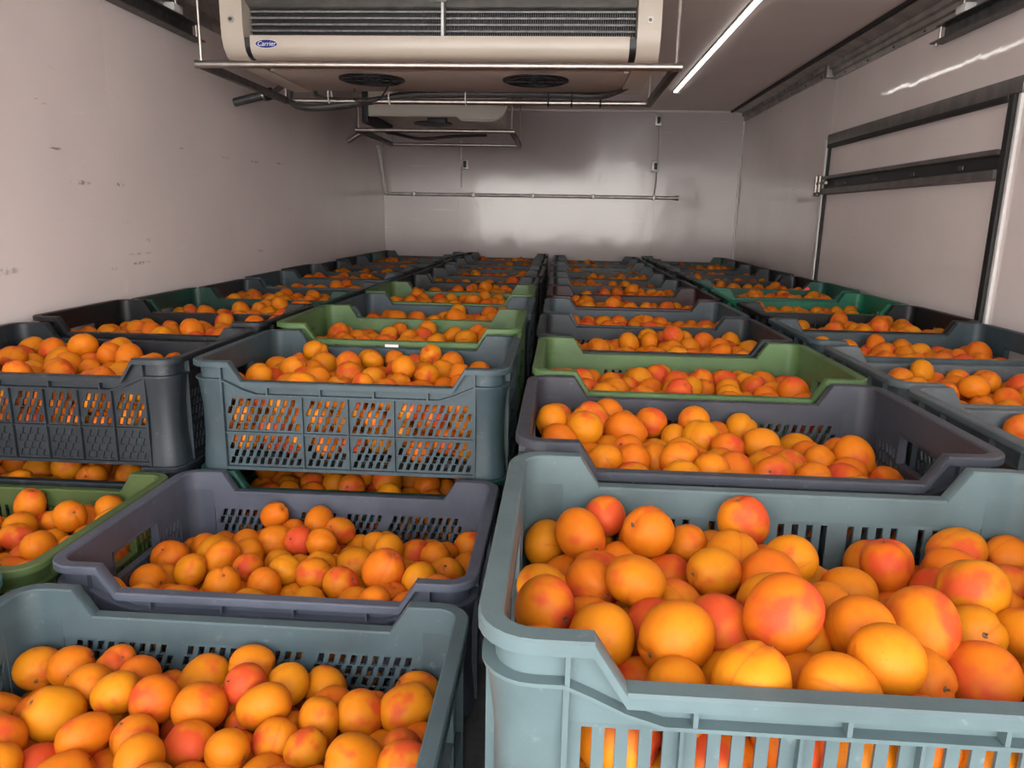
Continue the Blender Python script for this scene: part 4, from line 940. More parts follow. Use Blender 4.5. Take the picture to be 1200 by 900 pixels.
253,83,-136,12,33,-22,27,108,212,36,-136,6,-36,34,3,93,-121,123,-137,14,-29,-6,-37,98,94,-22,-137,4,1,9,49,99,86,-69,-138,4,41,-22,17,93,-205,152,-140,16,-2,21,42,111,
-26,-25,-141,36,28,-21,0,98,-80,155,-141,33,-4,36,-8,104,148,-40,-141,19,-34,-28,-13,98,-217,-76,-142,6,20,8,45,96,69,-153,-143,27,-29,6,30,110,-188,24,-143,32,-11,-34,14,101,
-43,-74,-143,6,-17,-43,19,100,239,-154,-144,6,29,-13,-38,110,-170,-22,-146,23,4,-38,24,89,159,40,-148,20,41,8,-19,88,45,-32,-150,22,-13,-32,29,100,196,76,-150,3,41,-14,-24,87,
39,-83,-151,32,-28,-1,-26,105,6,158,-154,12,-9,-19,-44,90,-116,-22,-154,28,17,38,3,110,205,154,-155,25,-28,-31,10,113,118,15,-156,13,29,-6,38,95,-76,104,-157,44,15,-19,1,101,
-21,105,-160,14,44,17,8,99,208,-99,-169,35,32,13,6,117,-156,149,-170,38,-31,9,1,118,-165,-150,-170,9,-38,27,-15,111,-184,-99,-171,2,28,-35,-22,108,-47,65,-172,11,17,-44,-13,106,
-130,-108,-172,17,5,-21,42,107,-172,80,-172,21,41,18,-4,105,123,-76,-172,47,13,2,-9,101,-47,-155,-172,9,-28,1,-40,108,256,17,-172,1,5,17,-47,103,207,-31,-172,35,-31,-16,6,107,
24,-135,-172,32,7,-38,6,113,81,-109,-173,14,19,-32,30,109,81,110,-173,2,38,-14,30,109,13,1,-173,28,0,-37,20,109,-2,-59,-173,17,-30,-15,-33,110,178,112,-173,12,-1,10,47,97,
-102,26,-173,4,-40,-7,29,107,-151,-57,-173,5,-21,-5,45,104,192,-154,-173,19,-30,-12,-34,106,227,111,-173,16,-38,27,6,101,58,55,-174,31,-1,33,-20,106,-221,-155,-174,6,43,3,24,102,
106,156,-174,21,30,-33,-3,100,-256,83,-174,32,37,1,-10,102,-75,-107,-174,20,27,17,-32,107,151,-120,-174,29,-22,34,8,105,-39,153,-174,19,-30,21,27,105,-40,10,-174,27,-23,-24,-26,104,
-205,-42,-174,22,9,-44,-3,99,47,151,-174,42,-14,17,15,98,-254,-59,-175,14,-27,27,-29,100,-23,-109,-175,17,-16,6,44,97,110,62,-175,21,-11,-34,-28,100,72,4,-175,33,6,37,-5,102,
162,-1,-175,13,-35,-15,-30,102,-237,131,-175,31,14,-16,-33,94,255,155,-175,33,23,-29,2,100,-217,52,-175,37,-14,26,-16,97,27,99,-175,7,-26,-27,-33,99,258,-32,-175,11,-41,22,-14,92,
-57,-42,-175,12,29,28,-27,98,-239,-107,-176,37,-7,32,8,99,255,-77,-176,17,23,-23,-34,95,-101,-65,-176,22,37,-22,-13,90,-111,-156,-176,34,-11,32,12,98,-120,91,-176,7,-20,33,-31,95,
229,60,-176,31,12,-36,10,98,-153,10,-176,13,-34,14,31,97,133,104,-176,2,-14,19,44,90,109,-154,-176,18,27,16,-34,96,-3,46,-177,48,9,1,-8,85,155,156,-177,27,21,30,-19,94,
-258,26,-177,12,19,-26,36,93,-217,5,-177,23,36,5,-25,91,168,-60,-177,33,10,28,-23,91,-105,136,-177,8,35,-21,29,91,119,-27,-178,36,11,30,-13,91,70,-58,-178,1,38,28,-17,84,
208,17,-178,31,-29,-2,25,84,257,-123,-178,14,-30,12,35,88,161,69,-179,1,-39,9,-30,84,],
[
22,119,-29,21,0,-17,-42,99,256,19,-31,19,26,13,36,92,205,12,-36,14,44,2,18,107,38,-109,-37,35,-1,-24,-26,96,-211,50,-37,9,49,1,-7,120,162,127,-37,16,-19,-33,-28,99,
-55,-75,-40,34,28,-4,24,107,75,-74,-40,19,-36,-20,21,102,-106,-84,-41,38,19,26,6,101,20,67,-41,15,-24,12,39,106,-14,28,-41,27,-42,0,-5,96,-65,154,-42,30,-32,10,23,103,
91,125,-42,6,-23,-11,-42,96,25,-158,-43,28,-15,34,-18,95,-79,84,-44,13,-33,13,-33,100,194,84,-44,37,7,17,29,114,-98,-12,-45,1,-21,29,-34,95,138,62,-47,25,-4,-42,10,119,
-1,-73,-47,25,39,18,3,111,-160,42,-47,20,17,-42,2,93,62,-6,-47,25,-29,27,-18,88,-154,-105,-48,39,-13,-21,18,107,244,-21,-48,35,-15,28,-18,94,81,-131,-48,4,-46,15,13,99,
-186,1,-49,2,-29,-32,-26,98,-203,-143,-49,26,28,5,31,97,-159,-49,-49,47,-9,-15,-2,111,142,-19,-50,9,19,-15,43,85,182,-87,-51,22,-41,-17,-8,99,-214,110,-51,16,-18,-17,-40,104,
-109,-134,-51,9,42,-26,1,98,139,-67,-51,5,-21,-44,-8,96,233,-103,-51,14,31,-9,35,111,-154,-156,-52,46,-8,17,1,99,-51,-24,-52,43,1,-13,-22,93,231,51,-52,29,31,-23,-13,92,
57,94,-55,5,25,-34,26,85,-19,131,-56,29,37,17,-6,102,250,100,-56,31,24,-27,-15,113,-156,92,-57,25,-41,-6,-13,104,13,-21,-57,17,-6,46,9,104,102,-38,-57,6,34,-36,-5,95,
-92,37,-60,3,22,-17,42,107,-253,-151,-61,2,16,32,34,109,197,156,-61,40,7,-19,-22,103,134,157,-63,16,-2,8,47,96,-157,148,-64,31,-4,35,18,112,-256,30,-64,8,-21,17,-41,97,
142,-112,-64,16,31,34,11,99,128,111,-65,14,-44,-15,-13,89,-35,-150,-65,34,22,-9,29,119,-220,-31,-65,31,-9,-26,28,93,25,154,-66,45,15,10,12,107,118,-155,-67,34,25,-3,-27,101,
34,25,-68,26,-15,-34,20,100,235,-154,-69,7,21,-4,-45,107,198,-25,-70,1,-33,1,-37,99,-134,8,-71,28,38,-16,6,98,-25,78,-71,2,47,-3,-15,109,165,20,-71,24,-3,-41,14,105,
106,8,-73,15,35,30,14,109,-197,-74,-73,41,-12,-25,8,99,257,-59,-74,33,-36,11,0,101,-258,116,-74,18,-3,-9,-46,92,-252,-75,-75,32,13,36,3,108,251,153,-75,39,-12,25,-15,112,
12,-123,-76,20,2,-26,-37,104,-76,-110,-76,28,-22,-8,34,98,88,68,-76,36,17,18,-24,94,44,-87,-77,18,-9,-22,-40,89,57,-41,-77,25,-18,-7,-39,97,-24,5,-80,19,3,25,-39,95,
78,156,-81,22,-16,34,-25,103,-118,-38,-81,43,-4,24,-10,97,-34,-87,-83,37,32,1,-10,92,-65,117,-84,29,18,-33,17,118,-105,155,-84,15,38,-24,17,102,192,-128,-84,12,2,48,-3,107,
-83,-156,-85,30,27,-10,28,92,52,-156,-85,48,-8,13,2,101,-114,80,-85,0,-39,-17,26,105,102,-79,-86,2,-23,43,12,109,-77,-63,-86,28,-1,-8,40,99,-211,20,-87,25,-25,-19,-29,104,
-122,-86,-88,33,-20,-30,10,99,-258,-21,-88,22,15,33,-27,91,-77,-5,-89,28,-15,38,-1,103,-219,-116,-89,21,-26,22,-30,101,41,69,-89,9,22,-13,-42,100,-199,76,-90,19,24,26,30,115,
207,111,-91,8,36,27,-19,106,161,87,-91,14,-4,-7,-48,105,256,56,-92,18,-42,-8,19,99,201,52,-93,16,22,-7,41,104,207,-68,-93,15,-24,-39,13,106,74,-116,-94,11,-43,-6,22,87,
-34,-39,-94,39,12,-21,21,92,-155,46,-94,26,-34,-15,-20,97,-57,42,-94,15,-42,1,22,100,151,-38,-94,11,-10,-22,-42,110,-174,-20,-95,28,29,-3,-29,115,167,143,-96,42,-24,-13,-1,92,
10,113,-96,34,18,13,-30,108,-214,127,-96,39,-22,-6,-20,96,-254,157,-96,20,-28,12,-34,100,257,-116,-96,4,-10,-44,22,98,69,110,-96,35,-12,20,-27,99,-182,-156,-96,9,47,14,4,102,
-256,71,-97,50,0,-3,0,107,-131,-151,-97,41,28,5,3,109,-165,-108,-97,42,-16,-22,0,101,12,-57,-97,44,-23,2,5,106,255,-10,-97,8,0,49,2,105,0,42,-97,16,42,-18,12,94,
-25,157,-100,23,-16,5,-41,100,129,48,-101,18,-31,2,35,107,73,31,-105,5,32,-30,23,100,115,97,-106,32,-32,3,-21,95,-153,106,-106,33,29,-21,10,103,161,-93,-107,35,5,-35,3,99,
36,-6,-107,4,38,-4,32,104,153,-155,-108,8,-39,4,-30,105,-221,-55,-109,37,-23,-8,-23,93,255,108,-109,9,-19,19,-42,101,185,0,-110,27,8,-41,6,98,97,-159,-112,41,4,17,23,92,
89,-27,-112,9,18,-32,32,109,-110,27,-113,26,-40,17,1,103,208,155,-114,2,4,-29,-40,95,-256,-144,-115,15,-3,-23,-42,107,-174,153,-116,12,40,-28,3,111,18,159,-116,12,46,-15,0,86,
-254,22,-116,44,-1,-9,22,107,-97,-115,-118,39,-17,-9,24,87,120,152,-118,31,-2,2,39,117,-8,-104,-119,10,28,11,-39,102,-152,-64,-120,16,-17,44,-2,95,12,-154,-121,43,-13,-17,13,109,
-44,-149,-121,24,20,32,-22,116,-62,-88,-122,28,-39,7,-12,87,255,-72,-123,18,-4,37,-28,103,-125,160,-125,8,27,14,39,84,133,0,-126,37,-4,-25,-23,104,60,-76,-126,30,-6,36,-18,120,
218,-105,-126,11,-46,-16,0,101,-33,112,-126,4,30,31,-25,102,-80,82,-126,25,-30,30,9,112,-68,-35,-127,10,-30,11,-37,99,228,25,-127,34,-1,30,20,108,-76,152,-127,44,-3,24,1,111,
-126,-24,-127,28,-12,-7,-39,98,16,74,-128,31,38,4,-8,91,-253,-92,-128,9,22,-44,-5,109,-253,118,-128,16,-31,-35,-6,110,218,-34,-129,20,31,29,-17,99,255,-155,-129,9,-39,0,-29,100,
255,155,-129,2,24,40,-18,104,105,-113,-129,26,37,-12,17,100,-155,14,-130,13,-18,14,-43,89,-29,59,-130,21,-20,29,30,100,-95,-158,-130,45,12,12,12,93,-130,69,-131,45,0,-21,-1,92,
-26,2,-131,9,31,25,-29,112,63,151,-133,4,7,36,33,113,-199,-98,-133,33,17,-20,27,104,-104,-70,-133,22,-32,-31,-8,102,60,-136,-133,28,-25,-26,-21,98,66,69,-134,14,37,25,-17,100,
201,-154,-134,45,0,20,8,107,158,113,-134,20,-33,-1,-32,100,-175,57,-134,39,-27,-17,-3,97,-116,118,-135,16,18,-41,14,88,171,-57,-135,19,20,35,-22,84,-225,158,-135,11,38,28,-11,91,
123,-65,-135,10,16,-42,-21,106,167,36,-135,44,0,-12,-20,94,-204,13,-137,9,21,-31,-32,105,169,159,-137,6,36,5,33,87,194,77,-137,12,26,-37,18,103,-253,-26,-137,11,41,-22,-14,111,
-69,32,-139,21,-27,-26,-26,92,20,28,-139,3,-39,-23,22,95,-25,-61,-140,22,-12,31,30,100,244,72,-140,0,32,-38,0,94,-189,107,-140,43,-10,-17,-16,100,-189,-41,-140,18,17,19,39,94,
-223,70,-140,21,3,-26,-37,102,133,71,-140,25,22,37,2,84,-210,-154,-141,30,-29,28,-3,107,-136,-106,-141,43,-12,-23,3,100,13,-31,-141,3,25,-36,-25,95,93,110,-144,6,35,5,-35,95,
20,120,-144,33,-21,19,25,95,175,-113,-145,12,25,25,-33,88,103,36,-145,18,-25,-37,13,98,64,5,-147,8,31,-9,37,99,-145,-156,-148,20,7,-43,13,97,257,-15,-148,17,-8,34,-31,95,
128,-155,-150,4,-21,-22,40,101,-4,158,-158,15,-34,32,-10,96,-68,-112,-158,17,-40,-13,-21,95,173,-8,-159,23,-34,23,18,102,-120,11,-160,43,19,17,-1,95,257,-113,-165,15,31,15,-33,92,
-258,-158,-166,14,-7,-47,5,92,106,-23,-170,36,-29,5,18,117,202,-70,-170,12,4,-8,48,107,-16,-108,-171,35,2,-17,31,111,137,-104,-171,9,6,49,5,106,53,-42,-171,15,-18,-12,-42,112,
-62,-8,-171,17,6,29,-37,112,39,-103,-171,7,15,-38,29,112,236,111,-172,23,40,1,-18,111,-187,151,-172,28,3,38,16,114,-253,18,-172,14,16,5,45,107,-155,-68,-172,26,-10,38,-16,110,
-142,99,-172,17,-39,-26,5,104,-128,152,-172,28,27,14,-28,110,99,151,-172,16,6,-45,-15,106,-162,-13,-172,46,-12,-12,-9,105,-104,59,-172,3,29,7,40,110,204,155,-172,29,26,-27,-15,108,
-175,-124,-173,28,4,29,29,107,254,31,-173,22,34,-22,19,109,-232,-116,-173,6,-37,7,33,109,50,97,-173,16,-7,-45,14,102,254,-62,-173,30,31,22,-11,107,-87,112,-173,4,-28,15,-38,107,
204,32,-173,13,-48,0,-4,97,-108,-37,-174,23,-1,29,33,103,11,-154,-174,26,-8,39,15,105,88,-132,-174,31,7,-37,-13,105,2,67,-174,1,5,16,-47,98,-109,-136,-174,25,-11,-39,-15,104,
-54,155,-174,6,-33,-5,-37,105,132,102,-174,19,16,7,-43,99,-48,68,-174,38,-21,-25,-3,104,208,-121,-174,43,2,23,11,99,-48,-155,-174,32,-23,30,1,104,153,-53,-174,19,37,-19,19,100,
-21,113,-174,7,-33,-6,-37,103,-256,-65,-175,22,11,31,-30,101,92,-79,-175,24,-36,-8,-23,101,-215,-17,-175,35,-5,-32,16,102,47,44,-175,28,25,31,-10,100,-258,69,-175,44,-21,3,-10,94,
218,-21,-175,24,-12,18,-39,93,-207,-69,-175,36,29,-7,18,97,-58,-64,-175,23,-26,-21,-29,101,183,107,-175,22,29,-7,34,98,162,61,-175,38,-2,32,2,100,171,-149,-176,4,10,-44,-21,91,
240,-158,-176,28,22,-34,-11,94,6,-63,-176,21,45,1,-1,90,-20,23,-176,28,0,-40,-8,96,23,0,-176,18,25,22,33,92,-219,105,-176,9,-24,-29,-32,93,150,155,-176,17,-32,19,29,95,
39,147,-177,17,30,15,-33,93,94,72,-177,15,-30,13,35,94,-183,74,-177,17,36,-16,25,91,-103,-86,-177,7,-32,6,38,92,257,159,-177,7,-40,-3,29,90,-261,115,-177,21,45,-6,-4,84,
135,21,-178,30,17,33,-15,90,-242,157,-178,12,-35,-15,-30,90,-155,36,-178,9,-45,-4,-20,84,-202,34,-178,3,-27,30,-29,84,],
[
68,-10,-17,34,-21,29,-7,96,97,139,-18,8,27,-32,26,93,-174,155,-20,22,36,-4,27,102,-207,-90,-27,18,-41,-19,-8,99,-72,68,-28,10,-22,-28,-33,102,-167,-10,-29,46,0,17,-9,104,
-96,-155,-30,7,-33,18,-33,104,15,-133,-30,1,21,-45,-3,89,-30,112,-31,16,-33,-31,-15,93,-92,-78,-32,28,13,-38,9,97,148,125,-35,13,28,-39,9,108,13,153,-37,20,28,-34,11,95,
113,3,-38,13,42,5,-23,101,-218,-152,-39,5,21,-11,44,92,-48,-10,-39,34,1,35,12,112,6,-20,-41,28,-7,-14,-38,97,43,57,-41,21,34,-10,29,101,-47,155,-41,9,34,34,-9,99,
-140,108,-42,25,0,-13,-41,117,135,76,-42,31,-22,23,-23,99,176,36,-43,49,-5,6,6,105,91,51,-44,12,5,10,-47,96,-253,-111,-44,29,2,10,-39,115,-45,-153,-45,9,19,34,-30,103,
51,-106,-45,23,-20,-36,-16,102,-180,66,-45,13,-25,-20,36,101,-234,80,-45,2,-31,24,31,105,40,109,-45,25,3,-30,-31,103,62,-156,-46,6,24,3,-43,97,-135,30,-46,13,4,47,10,106,
-48,-81,-46,35,-2,8,-34,84,-130,-40,-46,12,29,38,10,101,191,-30,-48,12,-8,-41,24,95,-143,-92,-48,44,-15,-14,13,120,-208,-40,-48,11,37,-13,-30,111,61,155,-49,16,10,11,-45,101,
64,-43,-49,46,-4,9,-18,93,202,-153,-50,8,49,2,-9,114,-212,158,-50,45,22,2,5,90,-205,20,-52,7,20,-35,29,105,-256,23,-53,16,6,-38,-28,101,159,-115,-54,12,-23,-18,-39,104,
210,129,-54,21,5,25,-38,102,92,102,-54,11,25,29,-30,104,-193,113,-54,1,-37,23,-25,99,104,-98,-56,9,-41,-21,-16,112,206,-79,-56,17,31,18,-30,110,-76,113,-57,27,24,34,8,113,
-5,-99,-57,31,16,31,16,102,-79,-121,-59,10,-17,34,31,87,46,2,-60,21,-14,37,-22,103,-139,-154,-60,13,39,-10,26,106,-112,154,-61,45,19,-7,-8,107,-185,-123,-61,9,46,3,17,104,
-258,-158,-62,15,-40,9,25,89,-46,41,-62,23,44,2,-7,106,111,-43,-63,23,7,30,32,104,111,154,-63,10,-41,20,18,105,153,-8,-64,28,-32,-4,-26,98,110,-153,-65,15,-18,-16,-41,107,
253,-50,-66,1,34,30,-20,107,-1,-158,-66,35,-1,5,-35,95,-78,-49,-66,17,17,-30,32,94,-3,90,-67,25,0,-26,-34,104,4,41,-67,8,48,5,-12,94,-257,-56,-68,34,-26,5,-25,93,
-88,7,-68,3,-23,-25,-37,95,-256,157,-68,7,-28,-40,-4,100,213,52,-69,22,-9,-43,-10,95,-166,154,-70,37,-10,-31,6,107,-93,53,-70,15,-34,28,-17,92,-27,-47,-73,20,35,-25,-15,107,
33,-69,-74,17,-28,28,-25,93,-217,-84,-74,34,-30,-20,-4,98,252,-104,-75,34,1,17,32,111,-166,-54,-76,1,-26,-5,42,91,-155,-8,-77,11,-21,-14,-42,98,200,6,-78,36,9,-28,-18,97,
171,81,-79,4,-30,36,17,104,160,-57,-79,41,-1,-13,26,103,158,-158,-79,14,-15,-27,37,92,136,38,-80,4,35,25,-25,111,88,19,-80,4,8,-49,-3,96,-12,155,-81,37,20,-15,-22,105,
-234,117,-82,28,-33,23,-10,97,-139,70,-83,20,27,-8,-37,107,167,133,-83,41,-6,22,17,102,254,3,-83,30,19,-27,22,110,255,130,-83,8,-16,46,8,107,-174,34,-84,5,37,-2,-33,85,
-232,-10,-84,18,-39,21,-15,98,-18,1,-84,10,42,22,13,101,-212,-156,-85,19,-43,-1,16,96,-204,76,-86,35,-25,-15,20,96,-67,155,-86,10,31,-27,26,99,47,43,-88,6,-22,-16,-41,99,
42,-156,-88,22,-16,39,16,97,-251,61,-90,10,-6,35,-33,107,-60,-92,-90,9,8,-32,-36,98,-67,-155,-90,17,-39,-27,-5,104,127,102,-91,7,-48,-5,-9,95,-113,-73,-91,1,-35,35,6,97,
255,58,-91,36,31,9,15,102,73,-24,-92,20,-17,-43,2,92,207,-41,-92,13,17,-31,-33,99,-112,-121,-92,43,-8,-9,22,107,-112,-27,-92,16,-31,31,-18,94,59,91,-92,40,5,-11,-28,100,
27,-111,-94,24,37,-9,-23,94,217,100,-94,29,-32,-24,-7,104,74,-116,-94,19,-19,-37,20,91,79,-70,-95,13,32,-24,-27,98,177,-98,-96,10,-33,-33,16,94,50,158,-97,36,8,-34,-4,94,
254,-155,-97,45,-3,11,19,106,23,-27,-97,12,36,13,-30,104,19,119,-97,18,-12,40,-21,92,-23,-128,-98,34,-1,23,29,104,-65,81,-98,27,-15,-37,-15,99,132,-119,-98,31,-34,-17,-8,105,
-111,112,-98,13,4,-25,-41,104,88,128,-98,44,-15,-17,-7,90,208,-133,-99,15,31,36,4,96,-256,-100,-99,25,-20,17,34,99,-171,108,-99,25,20,35,-16,97,210,154,-101,28,-31,5,27,104,
-63,-18,-103,23,35,18,-21,108,-158,-96,-103,14,-42,-3,-22,110,125,-16,-103,23,-11,39,-17,100,-7,-81,-103,7,-39,25,-16,95,-121,21,-105,14,43,-21,7,112,-204,-47,-105,38,-23,-8,21,99,
97,62,-106,10,8,39,28,98,182,39,-108,32,-24,-6,-30,104,-24,46,-108,5,2,45,20,95,-70,33,-108,12,23,-23,-36,95,-205,152,-109,12,48,4,-3,111,-256,-153,-110,2,-2,-29,41,105,
-25,106,-110,10,-22,20,39,100,88,-157,-111,16,36,6,30,96,-156,-152,-111,8,-19,-33,32,113,-211,36,-112,29,-40,1,9,94,219,-88,-112,3,1,40,-29,92,130,153,-116,16,6,47,6,114,
-255,-44,-116,10,1,39,-29,109,130,-62,-117,43,-13,21,-7,89,-256,154,-119,32,29,-11,22,101,-210,-102,-119,22,-16,-41,-9,101,-255,14,-120,42,-15,15,17,105,16,18,-121,15,32,3,36,103,
-180,-2,-122,14,-7,-32,35,105,-151,151,-122,15,19,-16,41,114,144,69,-122,22,-19,-39,10,98,220,14,-122,37,21,11,-25,94,67,16,-124,43,14,-19,-9,95,-146,-44,-125,15,-26,40,1,114,
176,-157,-126,38,-19,-15,23,100,19,73,-126,7,33,-16,-32,117,257,91,-127,26,-29,-2,31,94,256,-111,-127,37,28,-10,-15,97,-100,-158,-127,3,15,47,-7,92,-163,52,-127,1,-38,10,-31,115,
15,156,-128,3,20,8,-45,98,-44,-61,-128,44,15,-6,17,101,-253,99,-128,1,21,41,-20,112,174,-64,-128,23,3,-16,41,92,-38,154,-128,38,-22,24,-2,108,-102,67,-130,11,-8,32,36,104,
182,-16,-130,4,-2,-4,-50,100,-94,152,-130,28,-10,37,14,111,52,122,-132,4,1,-29,-40,100,-76,-112,-132,27,11,40,-4,104,256,-16,-132,1,-3,13,-48,104,40,-78,-133,32,-19,-33,5,115,
-6,-37,-133,29,34,2,22,87,-93,-59,-133,20,-10,34,-29,94,-203,90,-133,29,-41,2,-1,101,213,70,-134,34,21,4,31,102,98,-96,-134,23,34,20,20,107,-211,-153,-134,31,21,-26,20,104,
46,-133,-135,17,-35,-4,31,108,82,158,-135,34,2,-8,-35,96,256,157,-135,22,26,-6,37,96,142,17,-135,0,39,-11,-29,99,-67,109,-136,37,12,26,18,93,-2,-155,-136,14,27,-28,28,98,
159,112,-136,41,-28,-7,4,90,-25,4,-137,46,13,-13,10,84,71,77,-137,18,-9,43,15,86,91,-34,-138,27,-28,-25,-20,115,-100,-13,-138,29,-3,-40,-2,93,219,-49,-138,11,-39,-7,29,97,
112,105,-138,44,-1,-23,4,107,256,41,-140,14,25,-34,22,99,-51,-156,-140,24,-40,12,-14,99,-53,65,-141,0,-28,-32,-26,94,157,-108,-141,5,-30,-4,-39,101,-140,101,-141,34,-20,29,10,101,
126,-152,-143,45,-18,9,10,109,-183,-70,-143,7,-47,-15,-6,87,217,121,-143,33,1,-37,-1,108,178,156,-143,43,16,-20,6,96,38,-23,-144,17,42,14,-15,102,-23,-108,-144,40,-22,-9,18,105,
-174,-117,-147,29,-41,1,3,98,209,-125,-148,11,-27,16,-37,109,-125,-122,-149,21,22,-32,24,105,103,43,-149,35,29,4,-21,93,-253,-90,-150,12,-27,-33,-24,113,253,-156,-151,5,16,47,-7,101,
-218,11,-152,12,-24,-43,-1,93,-215,-36,-152,17,-31,6,-35,102,-67,16,-156,12,-43,-14,16,100,172,50,-156,43,-19,-3,-18,95,144,-37,-156,38,-1,-31,10,101,218,-8,-163,25,7,37,-21,92,
-253,152,-171,26,-38,-15,10,112,-257,50,-172,4,49,3,-7,101,46,153,-172,28,-5,-16,-37,108,-9,144,-172,31,-18,30,19,112,9,11,-172,31,24,31,-6,110,-120,15,-173,30,25,-31,-5,106,
-177,-11,-173,1,44,7,-22,103,-218,-119,-173,39,-11,13,-26,101,64,9,-174,22,-20,-23,-33,104,114,0,-174,23,-6,31,31,102,-94,-87,-174,15,30,-14,34,106,-100,105,-174,21,27,-20,-31,101,
218,41,-174,1,-29,-8,-40,103,-185,43,-174,18,-37,-15,-23,104,68,-109,-174,29,24,33,8,101,239,87,-174,44,5,21,10,98,167,-147,-174,30,-1,-32,-23,104,257,-53,-174,15,6,-21,43,97,
-175,94,-174,10,-22,41,15,95,-159,143,-175,33,16,-29,18,103,182,94,-175,17,38,12,-24,102,82,-157,-175,14,-21,-1,-43,97,134,72,-175,18,38,-15,23,101,-148,-82,-175,11,-32,-10,-36,103,
-84,-37,-175,32,-23,-17,25,96,0,88,-175,17,-33,-20,-28,102,-35,-19,-175,38,13,-29,-5,100,7,-48,-175,0,-11,31,-37,97,16,-98,-175,12,-25,29,-30,97,-134,64,-175,16,-33,-19,-28,101,
213,-80,-175,30,37,-3,-13,96,254,-112,-175,38,5,32,-4,100,168,3,-175,11,32,-8,36,99,111,-69,-175,41,8,15,-23,94,-155,-154,-175,19,-31,21,27,100,-98,-157,-175,17,-32,5,-34,98,
-259,-43,-175,22,9,1,44,89,27,-156,-176,29,-7,38,-13,98,62,-57,-176,18,-29,15,34,100,148,135,-176,40,7,-29,-4,97,-61,152,-176,38,28,-9,-13,93,119,-115,-176,19,15,-42,-11,92,
-38,-71,-176,29,32,-10,23,96,-84,58,-176,37,-3,-29,-17,96,257,134,-176,26,25,-30,17,96,94,133,-176,25,24,-29,21,98,-207,128,-176,32,36,-14,-2,93,-34,43,-176,37,13,30,6,93,
-218,79,-176,28,-39,-11,-10,92,40,54,-176,30,15,-35,13,96,50,103,-176,6,-40,-6,29,93,190,-40,-177,3,-21,-6,45,90,-49,98,-177,19,-29,-17,-32,95,-57,-125,-177,33,-4,37,4,94,
215,157,-177,33,-6,37,5,94,163,-77,-177,8,-33,23,28,92,-133,-34,-177,20,33,-1,-31,92,-110,155,-177,27,-21,-32,-17,94,259,7,-177,11,21,-29,33,91,-257,1,-177,37,-6,-33,-6,91,
-21,-157,-177,24,-17,-24,-32,89,-258,102,-178,16,-30,-11,-35,89,87,75,-178,30,-18,26,24,88,-212,-74,-179,5,-32,4,38,86,]]

FILLS = [np.array(d).reshape(-1, 8) for d in FILL_DATA]

def apricot_arrays(rings, segs, variant):
    """unit apricot: metres at size 1, stem at +z"""
    V, L = [], []
    r_ = random.Random(variant); ph = r_.uniform(0, 6); amp = .025+.03*r_.random(); dim = r_.uniform(.12, .20); deep = r_.uniform(.06, .12); ex, ey, ez = r_.uniform(.93, 1.03), r_.uniform(.95, 1.05), r_.uniform(.94, 1.09); lob = r_.uniform(-.05, .05)
    ths = [0]+[PI*((i/rings)**.92) for i in range(1, rings)]+[PI]
    for i, th in enumerate(ths):
        for k in range(segs if 0 < i < rings else 1):
            a = 2*PI*k/segs
            f = (k/segs); 
            if i in (0, rings): a = 0
            x, y, z = math.sin(th)*math.cos(a), math.sin(th)*math.sin(a), math.cos(th)
            da = math.atan2(math.sin(a), math.cos(a))
            g = math.exp(-(da/.21)**2)*math.sin(th)**.6 if 0 < i < rings else 0
            sh = math.exp(-((abs(da)-.5)/.3)**2)*math.sin(th)
            s = 1 - deep*g*(.5+.5*math.exp(-((th-.6)/.9)**2)) + .018*sh
            s *= 1 - dim*math.exp(-(th/.27)**2)
            s *= 1 + amp*math.sin(2*a+ph)*math.sin(th)**2 + amp*.7*math.cos(3*th+ph)
            s *= 1 + lob*math.sin(a)*math.sin(th)
            V.append((x*.0256*s*ex, y*.0268*s*ey, z*.0283*s*ez)); L.append((x, y, z))
    F = []
    idx = lambda i, k: 0 if i == 0 else (1+(rings-1)*segs if i == rings else 1+(i-1)*segs+k % segs)
    for i in range(rings):
        for k in range(segs):
            if i == 0: F.append((0, idx(1, k), idx(1, k+1)))
            elif i == rings-1: F.append((idx(i, k), idx(rings, 0), idx(i, k+1)))
            else: F.append((idx(i, k), idx(i+1, k), idx(i+1, k+1)))
            if 0 < i < rings-1: F.append((idx(i, k), idx(i+1, k+1), idx(i, k+1)))
    return np.array(V, dtype=np.float32), np.array(L, dtype=np.float32), np.array(F, dtype=np.int32)

def mesh_from(name, V, F, attrs, mat):
    me = bpy.data.meshes.new(name)
    me.vertices.add(len(V)); me.vertices.foreach_set('co', V.astype(np.float32).ravel())
    me.loops.add(len(F)*3); me.loops.foreach_set('vertex_index', F.astype(np.int32).ravel())
    me.polygons.add(len(F)); me.polygons.foreach_set('loop_start', np.arange(0, len(F)*3, 3, dtype=np.int32))
    me.polygons.foreach_set('use_smooth', np.ones(len(F), dtype=bool))
    for n_, (typ, data) in attrs.items():
        a = me.attributes.new(n_, typ, 'POINT'); a.data.foreach_set('vector' if typ == 'FLOAT_VECTOR' else 'value', data.astype(np.float32).ravel())
    me.update(calc_edges=True); me.materials.append(mat)
    return me

